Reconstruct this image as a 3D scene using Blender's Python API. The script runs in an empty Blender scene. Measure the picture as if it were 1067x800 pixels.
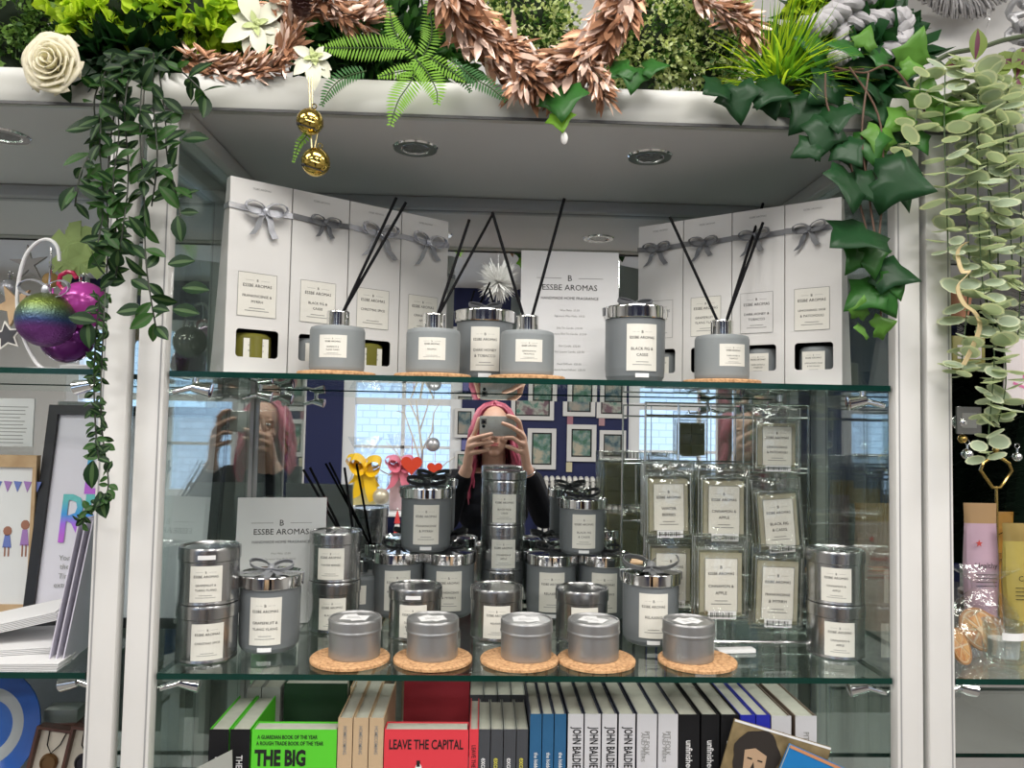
import bpy, bmesh, math, random
from mathutils import Vector, Matrix, noise
random.seed(7)
S = bpy.context.scene
COL = S.collection
PI = math.pi

# ------------------------------------------------------------------ camera
F_PX = 790.0; W_PX, H_PX = 1067, 800
CAM = Vector((0.0, -1.05, 1.45))
MIRROR_Y = 0.41
def _dc(px, py): return Vector(((px-W_PX/2)/F_PX, -(py-H_PX/2)/F_PX, -1.0))
_a = _dc(504, 439).normalized()
_e = Vector((1, -0.019, 0)); _u = (_e-_e.dot(_a)*_a).normalized(); _w = _u.cross(_a)
ROT = Matrix((_u, _a, _w))
cd = bpy.data.cameras.new('camera'); cam = bpy.data.objects.new('camera', cd); COL.objects.link(cam)
cam.matrix_world = Matrix.Translation(CAM) @ ROT.to_4x4()
cd.sensor_fit = 'HORIZONTAL'; cd.sensor_width = 36.0; cd.lens = F_PX/W_PX*36.0
cd.clip_start = 0.001; cd.clip_end = 100
S.camera = cam
def U(px, py, y):                       # point of the place on the upright plane at depth y
    d = ROT @ _dc(px, py); t = (y-CAM.y)/d.y
    return CAM + d*t
def UZ(px, py, z):                      # point on a level plane
    d = ROT @ _dc(px, py); t = (z-CAM.z)/d.z
    return CAM + d*t
def V(px, py, y):                       # point behind the camera whose mirror image is seen there
    p = U(px, py, 2*MIRROR_Y-y); return Vector((p.x, y, p.z))

# ------------------------------------------------------------------ world, light, exposure
wd = bpy.data.worlds.new('sky'); S.world = wd; wd.use_nodes = True
bg = wd.node_tree.nodes['Background']; bg.inputs[0].default_value = (0.72, 0.85, 1.0, 1); bg.inputs[1].default_value = 3.0
S.view_settings.view_transform = 'Standard'; S.view_settings.look = 'None'
S.view_settings.gamma = 1.0; S.view_settings.use_curve_mapping = False
S.view_settings.exposure = 0.0
S.cycles.max_bounces = 14; S.cycles.transparent_max_bounces = 40; S.cycles.glossy_bounces = 8
S.cycles.caustics_reflective = True; S.cycles.sample_clamp_indirect = 25.0; S.cycles.caustics_refractive = False
LAMPS = [(-1.5, -0.85, 26), (0.2, -0.85, 26), (1.9, -0.85, 26), (-1.5, -3.0, 48), (0.9, -3.0, 48), (3.2, -3.0, 40), (-3.6, -2.2, 40)]
CEIL_Z = 2.72

# ------------------------------------------------------------------ materials
MATS = {}
def mat(name, col, rough=0.5, metal=0.0, noise_amt=0.0, scale=30, bump=0.0, bscale=None, spec=0.5, trans=0.0, emit=None, coat=0.0, sub=0.0):
    if name in MATS: return MATS[name]
    m = bpy.data.materials.new(name); m.use_nodes = True; nt = m.node_tree; b = nt.nodes['Principled BSDF']
    b.inputs['Base Color'].default_value = (*col, 1); b.inputs['Roughness'].default_value = rough
    b.inputs['Metallic'].default_value = metal; b.inputs['Specular IOR Level'].default_value = spec
    b.inputs['Transmission Weight'].default_value = trans; b.inputs['Coat Weight'].default_value = coat
    if sub: b.inputs['Subsurface Weight'].default_value = sub; b.inputs['Subsurface Radius'].default_value = (.01, .004, .002)
    if emit: b.inputs['Emission Color'].default_value = (*emit[0], 1); b.inputs['Emission Strength'].default_value = emit[1]
    if noise_amt or bump:
        tc = nt.nodes.new('ShaderNodeTexCoord')
        n = nt.nodes.new('ShaderNodeTexNoise'); n.inputs['Scale'].default_value = scale; n.inputs['Detail'].default_value = 4
        nt.links.new(tc.outputs['Object'], n.inputs['Vector'])
        if noise_amt:
            mx = nt.nodes.new('ShaderNodeMix'); mx.data_type = 'RGBA'
            k0, k1 = 1-noise_amt, 1+noise_amt
            mx.inputs['A'].default_value = (*[c*k0 for c in col], 1); mx.inputs['B'].default_value = (*[min(1, c*k1) for c in col], 1)
            nt.links.new(n.outputs['Fac'], mx.inputs['Factor']); nt.links.new(mx.outputs['Result'], b.inputs['Base Color'])
        if bump:
            n2 = nt.nodes.new('ShaderNodeTexNoise'); n2.inputs['Scale'].default_value = bscale or scale
            nt.links.new(tc.outputs['Object'], n2.inputs['Vector'])
            bp = nt.nodes.new('ShaderNodeBump'); bp.inputs['Strength'].default_value = bump; bp.inputs['Distance'].default_value = 0.002
            nt.links.new(n2.outputs['Fac'], bp.inputs['Height']); nt.links.new(bp.outputs['Normal'], b.inputs['Normal'])
    MATS[name] = m; return m
def leafy(name, col, rough=.5, var=.3, sc=18, tr=.35, spec=.3):
    if name in MATS: return MATS[name]
    m = mat(name, col, rough, 0, var, sc, spec=spec); nt = m.node_tree; b = nt.nodes['Principled BSDF']; out = nt.nodes['Material Output']
    t = nt.nodes.new('ShaderNodeBsdfTranslucent'); t.inputs[0].default_value = (min(1, col[0]*1.5), min(1, col[1]*1.5), col[2], 1)
    mx = nt.nodes.new('ShaderNodeMixShader'); mx.inputs[0].default_value = tr
    nt.links.new(b.outputs[0], mx.inputs[1]); nt.links.new(t.outputs[0], mx.inputs[2]); nt.links.new(mx.outputs[0], out.inputs[0]); return m
def thin_glass(name, tint=(0.93, 0.97, 0.95), f0=0.05, rough=0.0, wrinkle=0.0):
    if name in MATS: return MATS[name]
    m = bpy.data.materials.new(name); m.use_nodes = True; nt = m.node_tree; nt.nodes.clear(); N = nt.nodes.new; L = nt.links.new
    out = N('ShaderNodeOutputMaterial'); mix = N('ShaderNodeMixShader'); tr = N('ShaderNodeBsdfTransparent'); gl = N('ShaderNodeBsdfGlossy')
    tr.inputs[0].default_value = (*tint, 1); gl.inputs['Roughness'].default_value = rough; gl.inputs['Color'].default_value = (.95, 1, .98, 1)
    g = N('ShaderNodeNewGeometry'); dt = N('ShaderNodeVectorMath'); dt.operation = 'DOT_PRODUCT'
    L(g.outputs['Normal'], dt.inputs[0]); L(g.outputs['Incoming'], dt.inputs[1])
    ab = N('ShaderNodeMath'); ab.operation = 'ABSOLUTE'; L(dt.outputs['Value'], ab.inputs[0])
    om = N('ShaderNodeMath'); om.operation = 'SUBTRACT'; om.inputs[0].default_value = 1; L(ab.outputs[0], om.inputs[1])
    pw = N('ShaderNodeMath'); pw.operation = 'POWER'; L(om.outputs[0], pw.inputs[0]); pw.inputs[1].default_value = 5
    ma = N('ShaderNodeMath'); ma.operation = 'MULTIPLY_ADD'; L(pw.outputs[0], ma.inputs[0]); ma.inputs[1].default_value = 1-f0; ma.inputs[2].default_value = f0
    L(ma.outputs[0], mix.inputs[0]); L(tr.outputs[0], mix.inputs[1]); L(gl.outputs[0], mix.inputs[2]); L(mix.outputs[0], out.inputs[0])
    if wrinkle:
        tc = N('ShaderNodeTexCoord'); n = N('ShaderNodeTexNoise'); n.inputs['Scale'].default_value = 60; L(tc.outputs['Object'], n.inputs['Vector'])
        bp = N('ShaderNodeBump'); bp.inputs['Strength'].default_value = wrinkle; bp.inputs['Distance'].default_value = .004
        L(n.outputs['Fac'], bp.inputs['Height']); L(bp.outputs['Normal'], gl.inputs['Normal'])
    MATS[name] = m; return m
WAX = leafy('olive_wax', (.52, .51, .38), .45, .1, 30, .5)
CREAM_WAX = leafy('cream_wax', (.60, .58, .50), .5, .05, 30, .5)
def ramp_mat(name, axis, stops, rough=0.5, lo=0, hi=1, metal=0, kind='linear', scale=1.0, bump=0):
    """colour bands fixed to the thing itself (object coordinates)"""
    if name in MATS: return MATS[name]
    m = bpy.data.materials.new(name); m.use_nodes = True; nt = m.node_tree; b = nt.nodes['Principled BSDF']; N = nt.nodes.new; L = nt.links.new
    tc = N('ShaderNodeTexCoord'); cr = N('ShaderNodeValToRGB')
    if kind == 'linear':
        sx = N('ShaderNodeSeparateXYZ'); L(tc.outputs['Object'], sx.inputs[0])
        mr = N('ShaderNodeMapRange'); mr.inputs['From Min'].default_value = lo; mr.inputs['From Max'].default_value = hi
        L(sx.outputs[axis], mr.inputs['Value']); L(mr.outputs[0], cr.inputs[0])
    else:
        n = N('ShaderNodeTexNoise'); n.inputs['Scale'].default_value = scale; n.inputs['Detail'].default_value = 3; L(tc.outputs['Object'], n.inputs['Vector']); L(n.outputs['Fac'], cr.inputs[0])
    el = cr.color_ramp.elements
    while len(el) < len(stops): el.new(0.5)
    for e, (p, c) in zip(el, stops): e.position = p; e.color = (*c, 1)
    L(cr.outputs[0], b.inputs['Base Color']); b.inputs['Roughness'].default_value = rough; b.inputs['Metallic'].default_value = metal
    if bump:
        n2 = N('ShaderNodeTexNoise'); n2.inputs['Scale'].default_value = 300; L(tc.outputs['Object'], n2.inputs['Vector'])
        bp = N('ShaderNodeBump'); bp.inputs['Strength'].default_value = bump; bp.inputs['Distance'].default_value = .002
        L(n2.outputs['Fac'], bp.inputs['Height']); L(bp.outputs['Normal'], b.inputs['Normal'])
    MATS[name] = m; return m

ALU = mat('white_aluminium', (.60, .59, .57), .35, 0, .07, 9, spec=.6)
PANEL = mat('cabinet_panel', (.56, .55, .55), .45, 0, .03, 5)
CHROME = mat('chrome', (.78, .78, .77), .08, 1.0)
STEEL = mat('tin_steel', (.46, .46, .46), .24, 1.0, .08, 40)
SATIN = mat('satin_tin', (.38, .38, .38), .36, .8, .05, 60)
MIRROR = mat('mirror_silver', (.88, .90, .90), 0.0, 1.0)
GLASS = thin_glass('shelf_glass', (.95, .98, .965), .06)
GLASS_EDGE = mat('glass_edge_green', (.004, .030, .022), .15, 0, .3, 12, spec=.3)
SIDE_GLASS = thin_glass('side_glass', (.90, .94, .925), .13)
PLASTIC = thin_glass('clear_plastic', (.93, .93, .92), .07, .06, .5)
CELLO = thin_glass('cellophane', (.95, .95, .95), .08, .05, 1.0)
GREY_JAR = mat('matt_grey_glass', (.145, .160, .168), .42, 0, .03, 20)
GREY_BOTTLE = mat('matt_blue_grey', (.21, .23, .235), .5, 0, .03, 20)
LABEL = mat('cream_label', (.68, .665, .60), .6, 0, .02, 200)
WHITE_LBL = mat('white_sticker', (.75, .75, .75), .5)
INK = mat('black_ink', (.015, .015, .015), .7, spec=.2)
INK2 = mat('grey_ink', (.22, .22, .21), .6)
CARD = mat('white_card', (.64, .63, .61), .6, 0, .02, 15)
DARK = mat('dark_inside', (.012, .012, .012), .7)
AMBER = mat('olive_oil_glass', (.16, .15, .03), .15)
BLACK = mat('black_reed', (.004, .004, .005), .8, spec=.15)
CORK = ramp_mat('cork', 0, [(.3, (.30, .15, .06)), (.52, (.55, .31, .15)), (.75, (.66, .42, .22))], .8, kind='noise', scale=220, bump=.4)
RIB_GREY = mat('grey_satin_ribbon', (.13, .135, .145), .35, 0, .15, 60)
RIB_SILVER = mat('silver_organza_ribbon', (.50, .51, .55), .25, .5, .2, 150)
RIB_BLACK = mat('dark_grey_ribbon', (.035, .037, .042), .3, 0, .2, 60)
PAPER = mat('paper', (.62, .62, .62), .7, 0, .03, 20)
PAGES = mat('book_pages', (.42, .42, .36), .85, 0, .12, 90)
WAX_ = 0
WIRE = mat('chrome_wire', (.70, .70, .70), .15, 1.0)
RIM = thin_glass('plastic_rim', (.85, .85, .84), .45, .12)

# ------------------------------------------------------------------ mesh builder
def _frame(d):
    d = d.normalized(); h = Vector((0, 0, 1)) if abs(d.z) < .9 else Vector((1, 0, 0))
    a = d.cross(h).normalized(); return a, d.cross(a).normalized()
_TXT = {}
def text_geo(s, bold=0):
    if (s, bold) not in _TXT:
        c = bpy.data.curves.new('lettering', 'FONT'); c.body = s; c.align_x = 'CENTER'; c.align_y = 'CENTER'; c.size = 1; c.resolution_u = 2; c.offset = bold
        o = bpy.data.objects.new('lettering', c); COL.objects.link(o); bpy.context.view_layer.update()
        me = o.evaluated_get(bpy.context.evaluated_depsgraph_get()).to_mesh()
        v = [(p.co.x, p.co.y) for p in me.vertices]; f = [tuple(p.vertices) for p in me.polygons]
        xs = [a for a, b in v] or [0]; ys = [b for a, b in v] or [0]
        cx, cy = (min(xs)+max(xs))/2, (min(ys)+max(ys))/2
        _TXT[(s, bold)] = ([(a-cx, b-cy) for a, b in v], f, max(xs)-min(xs), max(ys)-min(ys))
        o.to_mesh_clear(); bpy.data.objects.remove(o); bpy.data.curves.remove(c)
    return _TXT[(s, bold)]
class MB:
    def __init__(s): s.v = []; s.f = []; s.m = []
    def add(s, vs, fs, m=0, M=None):
        b = len(s.v)
        s.v += [(M @ Vector(p)) if M else Vector(p) for p in vs]
        s.f += [tuple(i+b for i in f) for f in fs]; s.m += [m]*len(fs); return s
    def box(s, x0, x1, y0, y1, z0, z1, m=0, M=None):
        return s.add([(x, y, z) for x in (x0, x1) for y in (y0, y1) for z in (z0, z1)],
                     [(0, 1, 3, 2), (4, 6, 7, 5), (0, 4, 5, 1), (2, 3, 7, 6), (0, 2, 6, 4), (1, 5, 7, 3)], m, M)
    def bbox(s, x0, x1, y0, y1, z0, z1, r, m=0, M=None):       # box with rounded edges
        bm = bmesh.new(); bmesh.ops.create_cube(bm, size=1)
        for q in bm.verts: q.co = Vector((x0+(q.co.x+.5)*(x1-x0), y0+(q.co.y+.5)*(y1-y0), z0+(q.co.z+.5)*(z1-z0)))
        bmesh.ops.bevel(bm, geom=bm.edges[:], offset=r, segments=2, profile=.5, affect='EDGES')
        bm.verts.index_update(); s.add([q.co.copy() for q in bm.verts], [tuple(q.index for q in f.verts) for f in bm.faces], m, M); bm.free(); return s
    def lathe(s, prof, n=32, m=0, M=None, a0=0, a1=2*PI):
        q_ = [prof[0]]
        for p0, p1 in zip(prof, prof[1:]):                      # support loops keep flats flat
            L_ = math.hypot(p1[0]-p0[0], p1[1]-p0[1])
            if .006 < L_ < .5 and M is None:
                k_ = .0008/L_; q_ += [(p0[0]+(p1[0]-p0[0])*k_, p0[1]+(p1[1]-p0[1])*k_), (p1[0]-(p1[0]-p0[0])*k_, p1[1]-(p1[1]-p0[1])*k_)]
            q_.append(p1)
        prof = q_
        full = abs(a1-a0-2*PI) < 1e-6; k = n if full else n+1; vs = []
        for i in range(k):
            a = a0+(a1-a0)*i/n
            for r, z in prof: vs.append((r*math.sin(a), -r*math.cos(a), z))
        L = len(prof); fs = []
        for i in range(n):
            j = (i+1) % k
            for q in range(L-1):
                if prof[q][0] < 1e-7: fs.append((i*L+q+1, i*L+q, j*L+q+1) if prof[q+1][0] > 1e-7 else None)
                elif prof[q+1][0] < 1e-7: fs.append((i*L+q, j*L+q, i*L+q+1))
                else: fs.append((i*L+q, j*L+q, j*L+q+1, i*L+q+1))
        return s.add(vs, [f for f in fs if f], m, M)
    def cyl(s, p, q, r, r2=None, n=12, m=0, M=None, cap=True):
        p, q = Vector(p), Vector(q); r2 = r if r2 is None else r2; a, b = _frame(q-p); vs = []
        for c, rr in ((p, r), (q, r2)):
            for i in range(n): t = 2*PI*i/n; vs.append(c+(a*math.cos(t)+b*math.sin(t))*rr)
        fs = [(i, i+n, (i+1) % n+n, (i+1) % n) for i in range(n)]
        if cap: fs += [tuple(range(n)), tuple(range(2*n-1, n-1, -1))]
        return s.add(vs, fs, m, M)
    def tube(s, pts, r, n=8, m=0, M=None, closed=False):
        pts = [Vector(p) for p in pts]; k = len(pts); vs = []; prev = None
        for i, p in enumerate(pts):
            d = (pts[(i+1) % k]-pts[i-1]) if closed else (pts[min(i+1, k-1)]-pts[max(i-1, 0)])
            d = d.normalized() if d.length > 1e-9 else Vector((0, 0, 1))
            if prev is None: a, b = _frame(d)
            else:
                a = (prev-prev.dot(d)*d)
                a = a.normalized() if a.length > 1e-6 else _frame(d)[0]
                b = d.cross(a)
            prev = a; rr = r(i/(k-1)) if callable(r) else r
            for j in range(n): t = 2*PI*j/n; vs.append(p+(a*math.cos(t)+b*math.sin(t))*rr)
        fs = []
        for i in range(k if closed else k-1):
            i2 = (i+1) % k
            for j in range(n): j2 = (j+1) % n; fs.append((i*n+j, i*n+j2, i2*n+j2, i2*n+j))
        if not closed: fs += [tuple(range(n-1, -1, -1)), tuple(range((k-1)*n, k*n))]
        return s.add(vs, fs, m, M)
    def ell(s, c, r, n=16, m=0, M=None):
        if not hasattr(r, '__len__'): r = (r, r, r)
        k = n//2; prof = [(max(0, math.sin(PI*i/k)), -math.cos(PI*i/k)) for i in range(k+1)]; prof[0] = (0, -1); prof[-1] = (0, 1)
        T = Matrix.Translation(Vector(c)) @ Matrix.Diagonal((*r, 1))
        return s.lathe(prof, n, m, (M @ T) if M else T)
    def poly(s, pts, y0, y1, m=0, M=None):                    # outline in x,z given a thickness in y
        n = len(pts)
        vs = [(x, y0, z) for x, z in pts]+[(x, y1, z) for x, z in pts]
        fs = [tuple(range(n)), tuple(range(2*n-1, n-1, -1))]+[(i, i+n, (i+1) % n+n, (i+1) % n) for i in range(n)]
        return s.add(vs, fs, m, M)
    def ribbon(s, pts, wdir, w, m=0, M=None, th=.0005):
        pts = [Vector(p) for p in pts]; vs = []; k = len(pts)
        for i, p in enumerate(pts):
            wd_ = wdir(i/(k-1)) if callable(wdir) else Vector(wdir)
            ww = w(i/(k-1)) if callable(w) else w
            d = (pts[min(i+1, k-1)]-pts[max(i-1, 0)]); nn = d.cross(wd_)
            nn = nn.normalized()*th if nn.length > 1e-9 else Vector((0, th, 0))
            vs += [p-wd_*ww/2+nn, p+wd_*ww/2+nn, p+wd_*ww/2-nn, p-wd_*ww/2-nn]
        fs = []
        for i in range(k-1):
            for j in range(4): fs.append((i*4+j, i*4+(j+1) % 4, i*4+4+(j+1) % 4, i*4+4+j))
        fs += [(0, 3, 2, 1), (k*4-4, k*4-3, k*4-2, k*4-1)]
        return s.add(vs, fs, m, M)
    def text(s, t, size, place, m=1, cx=0, cy=0, maxw=None, rot=0, bold=0, sx=1):
        v, f, w, h = text_geo(t, bold); k = size; w *= sx; v = [(a*sx, b) for a, b in v]
        if maxw and w*k > maxw: k = maxw/w
        c_, s_ = math.cos(rot), math.sin(rot)
        return s.add([place(cx+(a*k)*c_-(b*k)*s_, cy+(a*k)*s_+(b*k)*c_) for a, b in v], f, m)
    def build(s, name, mats, parent=None, loc=None, rot=None, smooth=35, **kw):
        me = bpy.data.meshes.new(name); me.from_pydata([tuple(v) for v in s.v], [], s.f)
        for q in (mats if isinstance(mats, (list, tuple)) else [mats]): me.materials.append(q)
        if any(s.m): me.polygons.foreach_set('material_index', s.m)
        if smooth:
            me.polygons.foreach_set('use_smooth', [True]*len(me.polygons))
            me.update(); me.set_sharp_from_angle(angle=math.radians(smooth))
        return link(name, me, parent, loc, rot, **kw)
def link(name, data, parent=None, loc=None, rot=None, label=None, cat=None, group=None, kind=None):
    o = bpy.data.objects.new(name, data); COL.objects.link(o)
    if parent: o.parent = parent
    if loc is not None: o.location = loc
    if rot is not None: o.rotation_euler = rot if hasattr(rot, '__len__') else (0, 0, rot)
    if label: o['label'] = label
    if cat: o['category'] = cat
    if group: o['group'] = group
    if kind: o['kind'] = kind
    return o
def thing(name, label, cat, loc=(0, 0, 0), rot=0, group=None): return link(name, None, None, loc, rot, label, cat, group)
def struct(name, mb, mats, **k): return mb.build(name, mats, kind='structure', **k)
CACHE = {}
def shared(key, name, fn, mats, parent, loc=None, rot=None, smooth=35, **kw):   # same shape again: a new object on the same mesh data
    if key not in CACHE:
        o = fn().build(name, mats, parent, loc, rot, smooth, **kw); CACHE[key] = o.data; return o
    return link(name, CACHE[key], parent, loc, rot, **kw)

# ------------------------------------------------------------------ levels of the place
Z_UP = U(600, 395, 0).z; Z_LO = U(545, 704, 0).z; TH = 0.008
Z_BK = U(620, 744, 0.03).z-0.228
RAIL_B = U(530, 125, 0).z; RAIL_T = U(600, 93, 0).z
XL = U(171, 440, 0).x; XR = U(932, 600, 0).x
POSTW = 0.040
YM = MIRROR_Y
print('levels', Z_UP, Z_LO, Z_BK, RAIL_B, RAIL_T, XL, XR)

# ------------------------------------------------------------------ room shell
YB = -5.33; X0, X1 = -5.2, 4.6; YF = 0.50
WHITE_WALL = mat('white_wall_paint', (.62, .61, .59), .75, 0, .03, 3)
BLUE_WALL = mat('navy_wall_paint', (.004, .009, .062), .7, 0, .1, 3)
FLOOR_M = mat('grey_floor', (.17, .16, .15), .5, 0, .15, 6)
WOODW = mat('white_window_paint', (.70, .71, .72), .4)
struct('floor', MB().box(X0, X1, YB, YF, -.1, 0), FLOOR_M)
struct('ceiling', MB().box(X0, X1, YB, YF+.1, CEIL_Z, CEIL_Z+.1), WHITE_WALL)
struct('wall_front', MB().box(X0, X1, YF, YF+.1, 0, CEIL_Z), WHITE_WALL)
struct('wall_left', MB().box(X0-.1, X0, YB, YF+.1, 0, CEIL_Z), WHITE_WALL)
struct('wall_right', MB().box(X1, X1+.1, YB, YF+.1, 0, CEIL_Z), WHITE_WALL)
WINS = []
for (pa, pb) in ((66, 249), (357, 481), (655, 806)):
    a = V(pa, 440, YB).x; b = V(pb, 440, YB).x; WINS.append((a, b))
WZ0 = V(420, 526, YB).z; WZ1 = 2.35
mb = MB(); xs = [X0]+[q for w in WINS for q in w]+[X1]
for i in range(2, len(xs), 2): mb.box(xs[i], xs[i+1], YB-.2, YB, 0, CEIL_Z)
struct('wall_back_left', MB().box(xs[0], xs[1], YB-.2, YB, 0, CEIL_Z), WHITE_WALL)
for a, b in WINS: mb.box(a, b, YB-.2, YB, 0, WZ0); mb.box(a, b, YB-.2, YB, WZ1, CEIL_Z)
struct('wall_back', mb, BLUE_WALL)
for i, (a, b) in enumerate(WINS):
    w = thing('window_%d' % (i+1), None, None); w['kind'] = 'structure'
    fr = MB(); t = .11
    for (x0, x1, z0, z1) in ((a, a+t, WZ0, WZ1), (b-t, b, WZ0, WZ1), (a+t, b-t, WZ0, WZ0+t), (a+t, b-t, WZ1-t, WZ1)): fr.box(x0, x1, YB-.16, YB-.02, z0, z1)
    zm = V(420, 418, YB).z; fr.box(a+t, b-t, YB-.13, YB-.05, zm-.035, zm+.035)
    xm = (a+b)/2; fr.box(xm-.018, xm+.018, YB-.12, YB-.07, WZ0+t, WZ1-t)
    zq = V(420, 466, YB).z; fr.box(a+t, b-t, YB-.12, YB-.07, zq-.014, zq+.014)
    fr.build('window_frame', WOODW, w)
    MB().box(a-.03, b+.03, YB-.16, YB+.09, WZ0-.035, WZ0).build('window_sill', WOODW, w)
    MB().box(a+t, b-t, YB-.1, YB-.094, WZ0+t, WZ1-t).build('pane', thin_glass('window_glass', (.95, .97, 1), .05), w)
BR = bpy.data.materials.new('pale_brick'); BR.use_nodes = True; _n = BR.node_tree
_bt = _n.nodes.new('ShaderNodeTexBrick'); _bt.inputs['Color1'].default_value = (.50, .58, .66, 1); _bt.inputs['Color2'].default_value = (.58, .66, .74, 1); _bt.inputs['Mortar'].default_value = (.40, .45, .52, 1)
_bt.inputs['Scale'].default_value = 2.2; _tc = _n.nodes.new('ShaderNodeTexCoord'); _mp = _n.nodes.new('ShaderNodeMapping'); _mp.inputs['Rotation'].default_value = (PI/2, 0, 0)
_n.links.new(_tc.outputs['Object'], _mp.inputs[0]); _n.links.new(_mp.outputs[0], _bt.inputs['Vector']); _n.links.new(_bt.outputs['Color'], _n.nodes['Principled BSDF'].inputs['Base Color'])
struct('wall_exterior', MB().box(-9, 8, YB-5.2, YB-5, -1, 3.0), BR)
LAMPM = mat('lamp_diffuser', (.9, .9, .9), .5, emit=((1, .97, .92), 2.5))
for i, (x, y, p) in enumerate(LAMPS):
    place = ['over the display cabinets at its left end', 'over the middle display cabinet', 'over the display cabinets at its right end', 'mid room in front of the window with gifts', 'mid room in front of the picture wall', 'mid room near the right wall', 'near the left wall'][i]
    t = thing('ceiling_light', 'flat white ceiling light panel '+place, 'ceiling light', (x, y, CEIL_Z), 0, 'ceiling light panels')
    MB().box(-.60, .60, -.30, .30, -.03, 0).build('frame', ALU, t)
    MB().box(-.57, .57, -.27, .27, -.034, -.0301).build('diffuser', LAMPM, t)
    ld = bpy.data.lights.new('ceiling_light_glow', 'AREA'); ld.shape = 'RECTANGLE'; ld.size = 1.12; ld.size_y = .54; ld.energy = p; ld.color = (1, .962, .915)
    lo = bpy.data.objects.new('ceiling_light_glow', ld); COL.objects.link(lo); lo.parent = t; lo.location = (0, 0, -.04)
# ------------------------------------------------------------------ display cabinets
def cabinet(x0, x1, label, up=True, left_post=True, right_post=True, glass_sides=(True, True), side_right_post_out=False):
    c = thing('display_cabinet', label, 'display cabinet', (0, 0, 0), 0, 'glass display cabinets along the wall')
    yb = YM
    def post(xa, xb, ya, yb_, z0=0, z1=RAIL_B):
        m = MB().bbox(xa, xb, ya, yb_, z0, z1, .003)
        xm = xb-.0052 if xb <= x0+.001 else xa+.0052
        m.box(xm-.0010, xm+.0010, ya-.0005, ya+.001, z0, z1, 1)
        return m.build('post', [ALU, mat('post_groove', (.30, .30, .30), .4)], c)
    post(x0-POSTW+.003, x0, -.006, .015); post(x1, x1+POSTW-.003, -.006, .015)
    post(x0-.024, x0, YM-.03, YM-.004); post(x1, x1+.024, YM-.03, YM-.004)
    MB().bbox(x0-POSTW-.002, x1+POSTW+.002, -.009, .015, RAIL_B, RAIL_T, .002).box(x0-POSTW, x1+POSTW, -.010, -.008, RAIL_B-.004, RAIL_B, 1).build('top_rail', [mat('rail_aluminium', (.40, .40, .365), .3, 0, .15, 8, spec=.6), mat('rail_shadow_line', (.05, .05, .05), .5)], c)  # dark strip under the rail is its shadow line, put in as colour
    MB().box(x0-POSTW, x1+POSTW, .0151, YM, RAIL_B+.004, RAIL_T-.002).build('ceiling_panel', PANEL, c)
    MB().bbox(x0-.024, x0+.012, .015, YM-.03, RAIL_B-.022, RAIL_B+.003, .002).build('side_rail', ALU, c)
    MB().bbox(x1-.012, x1+.024, .015, YM-.03, RAIL_B-.022, RAIL_B+.003, .002).build('side_rail', ALU, c)
    MB().bbox(x0, x1, YM-.022, YM-.002, RAIL_B-.018, RAIL_B+.003, .002).build('back_rail', mat('grey_rail', (.33, .33, .33), .4), c)
    MB().box(x0-.024, x1+.024, YM, YM+.006, .55, RAIL_B+.004).build('mirror_panel', MIRROR, c)
    for k, (xx, on) in enumerate(((x0-.004, glass_sides[0]), (x1, glass_sides[1]))):
        if on: MB().box(xx, xx+.004, .016, YM-.031, .6, RAIL_B-.024).build('side_glass', SIDE_GLASS, c)
    zs = ([Z_UP] if up else [])+[Z_LO, Z_BK]
    for z in zs:
        m = MB(); xa, xb, ya, ybk = x0+.004, x1-.004, 0, YM-.034
        m.add([(xa, ya, z), (xb, ya, z), (xb, ybk, z), (xa, ybk, z), (xa, ya, z-TH), (xb, ya, z-TH), (xb, ybk, z-TH), (xa, ybk, z-TH)], [(0, 1, 2, 3), (7, 6, 5, 4)], 0)
        m.add([(xa, ya, z), (xb, ya, z), (xb, ybk, z), (xa, ybk, z), (xa, ya, z-TH), (xb, ya, z-TH), (xb, ybk, z-TH), (xa, ybk, z-TH)], [(0, 4, 5, 1), (1, 5, 6, 2), (2, 6, 7, 3), (3, 7, 4, 0)], 1)
        m.build('shelf', [GLASS, GLASS_EDGE], c, smooth=0)
        for sx, xq in ((1, x0), (-1, x1)):
            for yy in (.024, .33):
                b = MB().cyl((xq, yy, z-TH-.020), (xq+sx*.030, yy+.004, z-TH-.012), .0042, n=12).cyl((xq+sx*.026, yy+.003, z-TH-.012), (xq+sx*.050, yy+.006, z-TH-.017), .0075, .0105, 16).cyl((xq+sx*.050, yy+.006, z-TH-.017), (xq+sx*.0505, yy+.006, z-TH-.0171), .0105, .008, 16)
                b.cyl((xq+sx*.030, yy+.004, z-TH-.012), (xq+sx*.030, yy+.004, z-TH-.0002), .0045)
                b.build('shelf_bracket', CHROME, c)
    MB().box(x0-POSTW, x1+POSTW, -.02, YM, 0, .55).box(x0-POSTW, x1+POSTW, -.021, -.0201, .02, .53).build('base', mat('base_panel', (.5, .5, .49), .5), c)
    return c
C_MAIN = cabinet(XL, XR, 'middle white framed glass display cabinet holding the grey candles, diffusers and books')
XLL = U(100, 440, 0).x
lx1 = U(104, 440, 0).x; rx0 = U(992, 600, 0).x
C_LEFT = cabinet(lx1-.95, lx1, 'white framed glass display cabinet on the left holding baubles, framed poster and leaflets')
C_RIGHT = cabinet(rx0, rx0+.95, 'white framed glass display cabinet on the right holding pouches, crystal glass and small dark tree', up=False)
def spot(px, py, c):
    z = RAIL_B+.004; p = UZ(px, py, z)
    m = MB().lathe([(.020, -.0005), (.024, -.003), (.034, -.003), (.036, -.0002)], 32)
    o = m.build('spotlight', CHROME, c, (p.x, p.y, z))
    MB().lathe([(0, -.0012), (.021, -.0012), (.021, .001)], 24).build('spotlight_lens', mat('spot_lens', (.30, .31, .31), .12, .6, .5, 90), o)
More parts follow.
